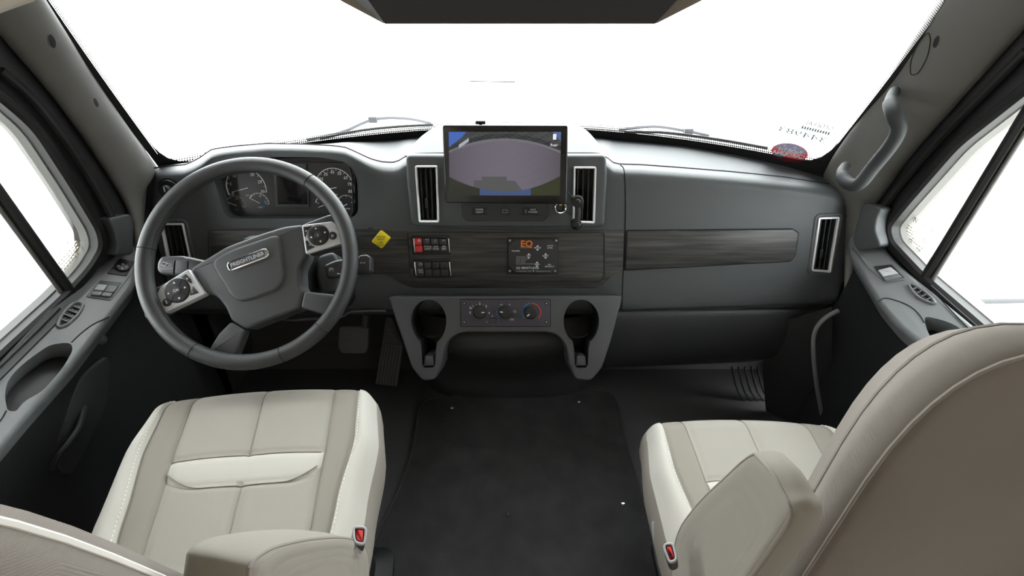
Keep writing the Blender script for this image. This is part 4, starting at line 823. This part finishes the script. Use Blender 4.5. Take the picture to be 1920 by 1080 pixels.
# ================================================================== SEATS
def lerp(a, b, t): return a+(b-a)*t
def seat_parts(root, T, Tb, flip, bk):
    # T: cushion frame matrix (local x across, y forward, z up), Tb: backrest frame
    tt = [0, .10, .30, .55, .8, 1.0]
    W6 = (.212, .226, .240, .238, .224, .210); W5 = (.183, .190, .192, .176, .156, .142); W4 = (.140, .140, .137, .128, .119, .114)
    ng = lambda q: tuple(-z_ for z_ in q); W6R, W5R = (W6, W5) if flip else ((.212, .222, .228, .208, .188, .175), (.183, .188, .187, .163, .145, .132))
    LX = [ng(W6), ng(W5), ng(W4), (0,)*6, W4, W5R, W6R]
    def X(i, t):
        P_ = LX[i]
        for k in range(5):
            if t <= tt[k+1]: 
                f = (t-tt[k])/(tt[k+1]-tt[k]); f = f*f*(3-2*f)*.5+f*.5; return lerp(P_[k], P_[k+1], f)
        return P_[-1]
    D = .50; nseg = 14; nt = 90
    xs = [(i, j/nseg) for i in range(6) for j in range(nseg)]+[(5, 1.0)]
    tb0, tb1 = .36, .46
    def yrow(t, c):                                          # c: -1..1 across the centre panels, rows bend round the pale band
        return -D*t
    verts = []; 
    def zc(i, f, t):
        x = lerp(X(i, t), X(i+1, t), f); e = abs(x)/.245; z = .012*min(1, e)**3.0*(1 if i in (0, 5) else .6)*min(1, t/.25)+.014*math.cos(x*5)
        if i in (0, 5):
            g_ = f if i == 5 else 1-f; z -= .035*g_**3
            z += .008*math.sin(PI*min(1, g_*1.15))*min(1, .25+t*3)
        else: z += .0028*math.sin(PI*f)*min(1, .2+t*3)
        ft = max(0, (.12-t)/.12); z -= .045*ft**2.2; z += -.018*t
        dist = min(abs(x-X(k, t)) for k in range(1, 6)) if True else 1
        for k in range(1, 6):
            if k == 3 and tb0 < t < tb1: continue
            dd = abs(x-X(k, t)); z -= .0030*math.exp(-(dd/.0035)**2)
        if i in (2, 3):
            c = (x/.146); b1 = tb1+.012-max(0, abs(c)-.5)**2*.26; b0 = tb0
            if t > b1-.0 or t < b0: pass
            for bb in (b0, b1): z -= .0030*math.exp(-(abs(t-bb)*D/.0035)**2)
            if b0 < t < b1: z += .002*math.sin(PI*(t-b0)/(b1-b0))
        return x, z
    # t stations: denser near the band edges
    ts = sorted(set([round(k/nt, 4) for k in range(nt+1)]))
    rowsV = [[None]*len(xs) for _ in ts]
    mb = MB(); V_ = []; F_ = []; M_ = []
    for a, t in enumerate(ts):
        for b, (i, f) in enumerate(xs):
            x = lerp(X(i, t), X(i+1, t), f)
            # snap rows to the band edges inside the centre panels
            t2 = t
            if i in (1, 2, 3, 4):
                c = -1 if i == 1 else 1 if i == 4 else x/.146; wt = f if i == 1 else 1-f if i == 4 else 1; b1 = tb1+.012-max(0, abs(c)-.5)**2*.26
                if abs(t-tb0) < .5/nt: t2 = tb0
                # piecewise warp so that station tb1 follows the curved lower edge
                if t > tb0:
                    st_ = round(tb1*nt)/nt
                    t2 = lerp(t, lerp(tb0, b1, (t-tb0)/(st_-tb0)) if t <= st_ else lerp(b1, 1, (t-st_)/(1-st_)), wt)
            xx, z = zc(i, f, t2); y = -D*t2-.018*math.cos(min(1, abs(x)/.26)*PI/2)*0+(.016*(1-(x/.26)**2) if t2 < .2 else .016*(1-(x/.26)**2)*(1-min(1, (t2-.2)/.5)))
            V_.append(T @ V((xx, y, z)))
    nc = len(xs)
    for a in range(len(ts)-1):
        tm = (ts[a]+ts[a+1])/2
        for b in range(nc-1):
            i = xs[b][0]; m_ = 1 if i in (0, 5) else 0 if i in (1, 4) else (1 if tb0 < tm < round(tb1*nt)/nt else 2)
            F_.append((a*nc+b, a*nc+b+1, (a+1)*nc+b+1, (a+1)*nc+b)); M_.append(m_)
    cu = mk('seat_cushion', V_, F_, [TAUPE, CREAM, GREIGE], root, ang=180, mids=M_)
    def sp(i, f, t, dz=.0012):
        x, z = zc(i, f, t); y = -D*t+(.016*(1-(x/.26)**2) if t < .2 else .016*(1-(x/.26)**2)*(1-min(1, (t-.2)/.5))); return T @ V((x, y, z+dz))
    bot = lambda c: tb1+.012-max(0, abs(c)-.5)**2*.26
    for k in (1, 2, 4, 5):
        mb = MB(); mb.tube([sp(k, 0, .005+.98*j/60, .0010) for j in range(61)], .0012, 5); mb.make('seam', PIPE, root)
    for t0, t1 in ((.005, tb0), (bot(0), .99)):
        mb = MB(); mb.tube([sp(3, 0, lerp(t0, t1, j/30), .0010) for j in range(31)], .0011, 5); mb.make('seam', PIPE, root)
    for fn in (lambda c: tb0, bot):
        mb = MB(); mb.tube([sp(2+int(q >= 20), (q % 20)/20, fn((q-20)/20), .0014) for q in range(41) if q != 40], .0011, 5); mb.make('seam', PIPE, root)
    # skirt of the cushion
    ring = [V_[b] for b in range(nc)]+[V_[a*nc+nc-1] for a in range(1, len(ts))]+[V_[(len(ts)-1)*nc+b] for b in range(nc-2, -1, -1)]+[V_[a*nc] for a in range(len(ts)-2, 0, -1)]
    cen = sum(ring, V())/len(ring); up = T.to_3x3() @ V((0, 0, 1)); L = [ring]
    for dz, s in ((.010, 1.012), (.035, 1.02), (.07, 1.015), (.10, .99), (.112, .95)):
        L.append([cen+(p-cen-up*(p-cen).dot(up))*s+up*((p-cen).dot(up)-dz) for p in ring])
    mb = MB(); mb.loops(L, False, True); mb.make('cushion_side', TAUPE, root, ang=60)
    # stitching beside the seams
    for k, dx in ((1, -.006), (5, .006)):
        mb = MB()
        for j in range(64):
            t = .03+.94*j/64; i = k-1 if dx < 0 else k; w_ = abs(X(i+1, t)-X(i, t)); f = (1-abs(dx)/w_) if dx < 0 else abs(dx)/w_
            x, z = zc(i, f, t); x2, z2 = zc(i, f, t+.008); q = [T @ V((xx, -D*tq+(.016*(1-(xx/.26)**2) if tq < .2 else .016*(1-(xx/.26)**2)*(1-min(1, (tq-.2)/.5))), zz+.0006)) for xx, zz, tq in ((x, z, t), (x2, z2, t+.008))]
            mb.tube(q, .0008, 4)
        mb.make('bolster_stitching', CPIPE, root)
    # backrest
    hw, H_, ex_, tp_, th_ = bk
    def loop(s, y, hmul, zlow=.0):
        o = []; n = 40
        for k in range(n):
            a = 2*PI*k/n; c, s_ = math.cos(a), math.sin(a); ex = 2/ex_
            x = hw*s*math.copysign(abs(c)**ex, c); z = H_*.5*hmul*math.copysign(abs(s_)**ex, s_)+H_*.5
            x *= (1+.10*max(0, 1-z/H_*1.6)) if z < H_*.62 else 1-tp_*((z-H_*.62)/(H_*.38))**2
            o.append(Tb @ V((x, y*th_, z)))
        return o
    Lr = [loop(.35, -.012, .55), loop(.7, -.010, .84), loop(.90, -.004, .955), loop(.985, .004, .993), loop(1.02, .022, 1.0), loop(1.03, .05, 1.0), loop(1.0, .075, .985), loop(.93, .10, .95), loop(.86, .15, .87), loop(.7, .185, .75), loop(.4, .18, .5)]
    if not flip: Lr = Lr[:7]+[loop(.99, .095, .95), loop(.85, .115, .85), loop(.6, .12, .7), loop(.3, .12, .4)]
    mb = MB(); mb.loops(Lr[:9], True, False, 0); mb.loops(Lr[8:], False, True, 1); mb.make('backrest', [TAUPEB, CREAM], root, ang=180)
    mb = MB(); mb.tube(Lr[3], .0022, 6, True); mb.make('back_piping', PIPE, root); mb = MB(); mb.tube(Lr[7 if flip else 6], .0028, 6, True); mb.make('front_piping', CPIPE if not flip else TAUPE, root)
    # base under the cushion
    c = T @ V((0, -.26, -.11)); zt = c.z-.004; L = []
    R3 = T.to_3x3(); ang = math.atan2(R3.col[0].y, R3.col[0].x)
    for z, s in ((.0, 1.0), (.03, 1.0), (.06, .8), (zt-.04, .82), (zt, .95)): L.append([V((c.x+x*s, c.y+y*s, z)) for x, y in rrect(0, 0, .36, .34, .04, ang)])
    mb = MB(); mb.loops(L); mb.make('seat_base', BLK, root)
def frameM(o, rz, rx=0): return Matrix.Translation(o) @ Matrix.Rotation(rz, 4, 'Z') @ Matrix.Rotation(rx, 4, 'X')
ds = thing('driver_seat', 'beige driver seat behind the steering wheel, cream bolsters, turned slightly outward', 'seat', (-.47, .48, 0))
seat_parts(ds, frameM(V((-.515, .735, .52)), math.radians(5), math.radians(3)) @ Matrix(((1, -.12, 0, 0), (0, 1, 0, 0), (0, 0, 1, 0), (0, 0, 0, 1))), frameM(V((-.457, .217, .460)), math.radians(15), .2694), False, (.163, .636, 4.47, .037, .526))
ps = thing('passenger_seat', 'beige passenger seat with tall taupe back nearest the camera', 'seat', (.54, .55, 0))
seat_parts(ps, frameM(V((.54, .785, .375)), math.radians(-1), math.radians(2)), frameM(V((.5445, .299, .348)), math.radians(-3), -.0326), True, (.164, .6285, 4.2, .082, .614))
# armrests
def armrest(root, A, vec, piping=True):
    n_ = (A[1]-A[0]).cross(A[-1]-A[0]).normalized(); B = [p+vec for p in A]; cA = sum(A, V())/len(A); cB = cA+vec; L = []
    for f, s in ((0, .5), (0, .85), (-.0, .955), (.06, .995), (.14, 1.01), (.5, 1.03), (.86, 1.0), (.95, .97), (1.0, .9), (1.03, .6)):
        L.append([cA.lerp(cB, f)+(p-cA)*s-(vec*.03*(1-s) if f == 0 else V()) for p in A])
    mb = MB(); mb.loops(L); o = mb.make('armrest', TAUPE, root, ang=180); mb = MB(); mb.tube(L[3], .0018, 6, True); mb.make('armrest_piping', PIPE, root)
def smooth3(P, n=5): P = P+[P[0], P[1], P[2]]; q = cr(P, n); return q[n:-2*n-0][:(len(P)-3)*n]
A = [atx(u, v, -.20) for u, v in ((470, 1120), (476, 1065), (500, 1038), (540, 1022), (600, 1011), (655, 1010), (686, 1024), (694, 1060), (694, 1150), (675, 1230), (600, 1290), (520, 1260), (480, 1190))]
armrest(ds, smooth3(A), V((-.065, .012, .0)))
A = [atx(u, v, .25) for u, v in ((1412, 850), (1440, 880), (1462, 920), (1477, 966), (1440, 1030), (1390, 1100), (1340, 1170), (1262, 1190), (1256, 1100), (1266, 1010), (1298, 955), (1352, 900))]
armrest(ps, smooth3(A), V((.036, .0, .0)))
# buckles
def buckle(lab, P_, px):
    r = thing('seat_belt_buckle', lab, 'seat belt buckle', P_.pt(px[2][0], px[2][1], -.03), 'red seat belt buckles'); q = roundpoly(P_.pxs(px), .007, 4)
    plate('housing', P_, q, -.05, 0, GREYL if False else DASHD, r, .003); frame('rim', P_, q, .003, -.004, .003, GREYP, r, .001)
    plate('release_button', P_, offs(q, .0045), -.01, .002, REDB, r, .001); return r
buckle('red buckle beside the driver seat cushion', Pl(att(675, 1000, .62), (.3, -.3, 1)), [(660, 986), (689, 987), (685, 1024), (662, 1020)])
buckle('red buckle beside the passenger seat armrest', Pl(att(1256, 1035, .64), (-.3, -.3, 1)), [(1241, 1020), (1263, 1016), (1272, 1052), (1254, 1058)])
# passenger seat side controls
for pts, t in (([(1211, 912), (1217, 918), (1221, 940), (1215, 944), (1211, 930)], 1.06), ([(1222, 978), (1230, 974), (1240, 1000), (1244, 1028), (1234, 1032), (1226, 1015)], 1.0)):
    q_ = Pl(att(*pts[0], t), (-1, -.5, .2), right=(0, 1, 0)); plate('seat_adjuster', q_, roundpoly(q_.pxs(pts), .006, 4), -.03, .004, GREYL, ps, .004)
for u, v, t, r in ((1216, 885, 1.12, .045), (1226, 960, 1.07, .04)):
    c = att(u, v, t); mb = MB(); mb.tube([c+V((.01, 0, 0)), c+V((.10, 0, 0))], r, 20); mb.make('adjuster_knob', BLK, ps)
# ================================================================== GRAB HANDLE
gh = thing('grab_handle', 'grey curved grab handle on the right windshield pillar', 'grab handle', att(1590, 340, 1.14))
pts = [(1677, 172, 1.10), (1670, 190, 1.06), (1675, 212, 1.03), (1685, 240, 1.03), (1672, 270, 1.05), (1640, 310, 1.09), (1610, 345, 1.12), (1588, 342, 1.15), (1578, 325, 1.18), (1585, 312, 1.22)]
mb = MB(); P_ = cr([att(*p) for p in pts], 6); mb.tube(P_, [.0150 if 6 < i < len(P_)-8 else .012 for i in range(len(P_))], 14); mb.make('bar', mat('handle_plastic', (.028, .031, .034), .65), gh, ang=180)
# ================================================================== OVERHEAD CONSOLE
oh = thing('overhead_console', 'dark overhead panel above the windshield with tan tapered ends', 'overhead console', (.01, .93, 1.19))
OP = Pl((0, .91, 1.184), (0, -.3, -1), right=(1, 0, 0))
Lf = [aty(u, v, .90) for u, v in ((722, 45), (1228, 45), (1268, 0))]+[V((.34, .90, 1.32)), V((.34, .90, 1.615)), V((-.34, .90, 1.615)), V((-.34, .90, 1.32))]+[aty(690, 0, .90)]; Lb = [p+V((0, .24, .02 if p.z < 1.6 else 0)) for p in Lf]
mb = MB(); mb.loops([Lf, Lb]); mb.make('panel', mat('overhead_dark', (.03, .03, .035), .7), oh, ang=20)
for s in (0, 1):
    Q = [aty(u, v, .92) for u, v in ([(719, 44), (636, 0), (560, -40)] if s == 0 else [(1231, 44), (1322, -2), (1390, -40)])]; sx_ = -1 if s == 0 else 1; Q += [V((sx_*.50, .92, 1.615)), V((sx_*.30, .92, 1.615)), V((sx_*.30, .92, 1.25))]
    mb = MB(); mb.loops([Q, [p+V((0, .20, 0)) for p in Q]]); mb.make('end_cap', mat('tan_trim', (.22, .19, .15), .7), oh, ang=20)
# thin grey strip laid along the glass, in the middle of the windshield
def onglass(u, v):
    lo, hi = .6, 2.5
    d = ray(u, v)
    for i in range(600):
        p = CAM+d*(.6+i*.004); q = p.x/.92; tz = 0
        for _ in range(6):
            tz = (p.z-.80+.035*q*q)/.80; q = (p.x+.047*q*q-.05*tz*q*q)/.935
        if p.y > wsurf(q, tz).y-.006: onglass.s = q; onglass.t = tz; return p
    return CAM+d*1.5
p0, p1 = onglass(880, 152.5), onglass(966, 153.5); mb = MB(); mb.tube([p0, p1], .0016, 6); o = mb.make('windshield_strip', mat('grey_strip', (.3, .3, .32), .6)); tag(o, 'thin grey strip on the upper middle of the windshield', 'antenna strip')
# windshield stickers
def gpl(u, v):
    p = onglass(u, v); s = onglass.s; e1 = wsurf(s+.01, .3)-wsurf(s, .3); e2 = wsurf(s, .31)-wsurf(s, .3); n = e1.cross(e2).normalized()
    if n.y > 0: n = -n
    return Pl(p, n)
def vinyl(name, col):
    m = bpy.data.materials.new(name); m.use_nodes = True; nt = m.node_tree; nt.nodes.remove(nt.nodes['Principled BSDF'])
    a = nt.nodes.new('ShaderNodeBsdfTranslucent'); b = nt.nodes.new('ShaderNodeBsdfDiffuse'); x = nt.nodes.new('ShaderNodeMixShader')
    for q in (a, b): q.inputs[0].default_value = col+(1,)
    nt.links.new(a.outputs[0], x.inputs[1]); nt.links.new(b.outputs[0], x.inputs[2]); nt.links.new(x.outputs[0], nt.nodes['Material Output'].inputs[0]); return m
g1 = gpl(1510, 240); ink = vinyl('sticker_ink', (.035, .055, .057))
stk1 = MB()
def gt(s, u0, v0, u1, v1, px, bold=0, mi=0):
    a0, a1 = V(g1.px(u0, v0)), V(g1.px(u1, v1)); d = a1-a0; c = (a0+a1)/2; cu = bpy.data.curves.new('t', 'FONT'); cu.body = s; cu.size = 1; o_ = bpy.data.objects.new('t', cu); C.objects.link(o_); dg = bpy.context.evaluated_depsgraph_get(); dg.update(); wd = o_.evaluated_get(dg).dimensions.x; bpy.data.objects.remove(o_)
    size = px*.62; text_mb(stk1, s, g1, c.x, c.y, size, .001, rot=math.atan2(d.y, d.x), mirror=True, sx=d.length/(wd*size), bold=bold, mi=mi)
# lettering reads from outside, so from the seat it is mirrored: first letter at the right
gt('GENERAL', 1510, 229, 1562, 241, .026, .0003)
gt('2027', 1482, 226, 1501, 231, .017); gt('W28276', 1464, 232, 1496, 240, .017); gt('344983', 1461, 241, 1548, 264, .040); gt('PASADENA SV 381', 1490, 262, 1540, 274, .014)
a0, a1 = V(g1.px(1504, 235)), V(g1.px(1558, 248)); d = (a1-a0); n2 = V((-d.y, d.x)).normalized()
for k in range(11):
    f0, f1 = k/11+.01, k/11+.075; q = [a0+d*f0, a0+d*f1, a0+d*f1-n2*.009, a0+d*f0-n2*.009]; stk1.add([g1.w(p.x, p.y, .001) for p in q], [(0, 1, 2, 3)])
o = stk1.make('dealer_sticker', ink, smooth=False); tag(o, 'clear dealer sticker with mirrored 344983 low on the windshield', 'sticker')
g2 = gpl(1480, 286); t = (g2.pt(1480, 286)-CAM).dot(AX); mb = MB()
sw_, hs_ = 31*t/FPX, .030; base_ang = math.atan2(*(reversed(tuple(V(g2.px(1510, 292))-V(g2.px(1450, 280))))))
def ell(rx, ry, a0=0, a1=360, n=48): return [(math.cos(base_ang)*rx*math.cos(math.radians(a))-math.sin(base_ang)*ry*math.sin(math.radians(a)), math.sin(base_ang)*rx*math.cos(math.radians(a))+math.cos(base_ang)*ry*math.sin(math.radians(a))) for a in [a0+(a1-a0)*i/n for i in range(n+(a1-a0 < 360))]]
cb_, sb_ = math.cos(base_ang), math.sin(base_ang); GX, GY = 96, 60
for a_ in range(GX):
    for b_2 in range(GY):
        x, y = (a_+.5)/GX*2-1, (b_2+.5)/GY*2-1; rr = x*x+y*y
        if rr > 1: continue
        th = math.degrees(math.atan2(y, x)) % 360; mi = 1 if (rr < .86 and (12 < th < 165 or 205 < th < 250)) else 0
        q = [((a_+da)/GX*2-1, (b_2+db)/GY*2-1) for da, db in ((0, 0), (1, 0), (1, 1), (0, 1))]
        mb.add([g2.w(cb_*X*sw_-sb_*Y*hs_, sb_*X*sw_+cb_*Y*hs_, .0008) for X, Y in q], [(0, 1, 2, 3)], mi)
for s, dy in (('NORTH', .006), ('CAROLINA', -.006)):
    text_mb(mb, s, g2, 0-math.sin(base_ang)*dy, dy, .017, .0016, rot=base_ang, mirror=True, mi=2, bold=.0005)
for x, y in ((-.02, .018), (.006, .020), (.026, .014)): mb.add([g2.w(x+.004*math.cos(k), y+.003*math.sin(k), .0016) for k in [i*.785 for i in range(8)]], [tuple(range(8))], 2)
o = mb.make('oval_sticker', [vinyl('vinyl_red', (.20, .028, .034)), vinyl('vinyl_navy', (.075, .075, .105)), WHITE], smooth=False); tag(o, 'red and navy oval sticker in the lower right corner of the windshield', 'sticker')
# ================================================================== OUTSIDE: wipers, mirror arms, hood
def wiper(lab, arm, blade):
    r = thing('wiper', lab, 'wiper', att(*arm[0]), 'windshield wipers'); mb = MB(); mb.tube(cr([att(*p) for p in arm], 5), .006, 8); mb.make('arm', mat('wiper_grey', (.11, .11, .12), .5), r)
    mb = MB(); P_ = cr([att(*p) for p in blade], 5); mb.tube(P_, .005, 8); mb.make('blade', SEAL, r)
    mb = MB(); c = att(*arm[len(arm)//2]); mb.box(c, .03, .02, .02); mb.make('joint', MATS['wiper_grey'], r)
wiper('left wiper parked along the base of the windshield', [(575, 262, 1.68), (640, 248, 1.70), (700, 224, 1.72), (760, 222, 1.75), (808, 231, 1.78)], [(600, 260, 1.66), (668, 246, 1.69), (740, 238, 1.72), (812, 234, 1.74)])
wiper('right wiper parked along the base of the windshield', [(1160, 244, 1.74), (1225, 237, 1.72), (1290, 246, 1.70), (1330, 254, 1.68)], [(1170, 248, 1.70), (1250, 249, 1.68), (1350, 262, 1.64), (1440, 278, 1.58)])
for nm, lab, P0, P1 in (('mirror_arm', 'grey mirror bracket outside the driver window', (-60, 505, 1.35), (82, 575, 1.30)), ('mirror_arm', 'dark mirror bracket outside the passenger window', (1800, 566, 1.30), (1990, 562, 1.35))):
    mb = MB(); mb.tube([att(*P0), att(*P1)], .016 if P0[0] < 0 else .008, 12); o = mb.make(nm, GREYL if P0[0] < 0 else DASHD); tag(o, lab, 'mirror bracket')
hd = MB(); hd.grid([[V((x, y, z-.05*abs(x)**2-(.0 if abs(x) < .9 else .2))) for x in [-1.0+.1*i for i in range(21)]] for y, z in ((1.68, .74), (1.80, .70), (2.1, .64), (2.5, .58), (2.9, .48), (3.1, .3), (3.15, -.2))])
o = hd.make('hood', PAINT, ang=60); tag(o, 'white truck hood beyond the windshield', 'hood')
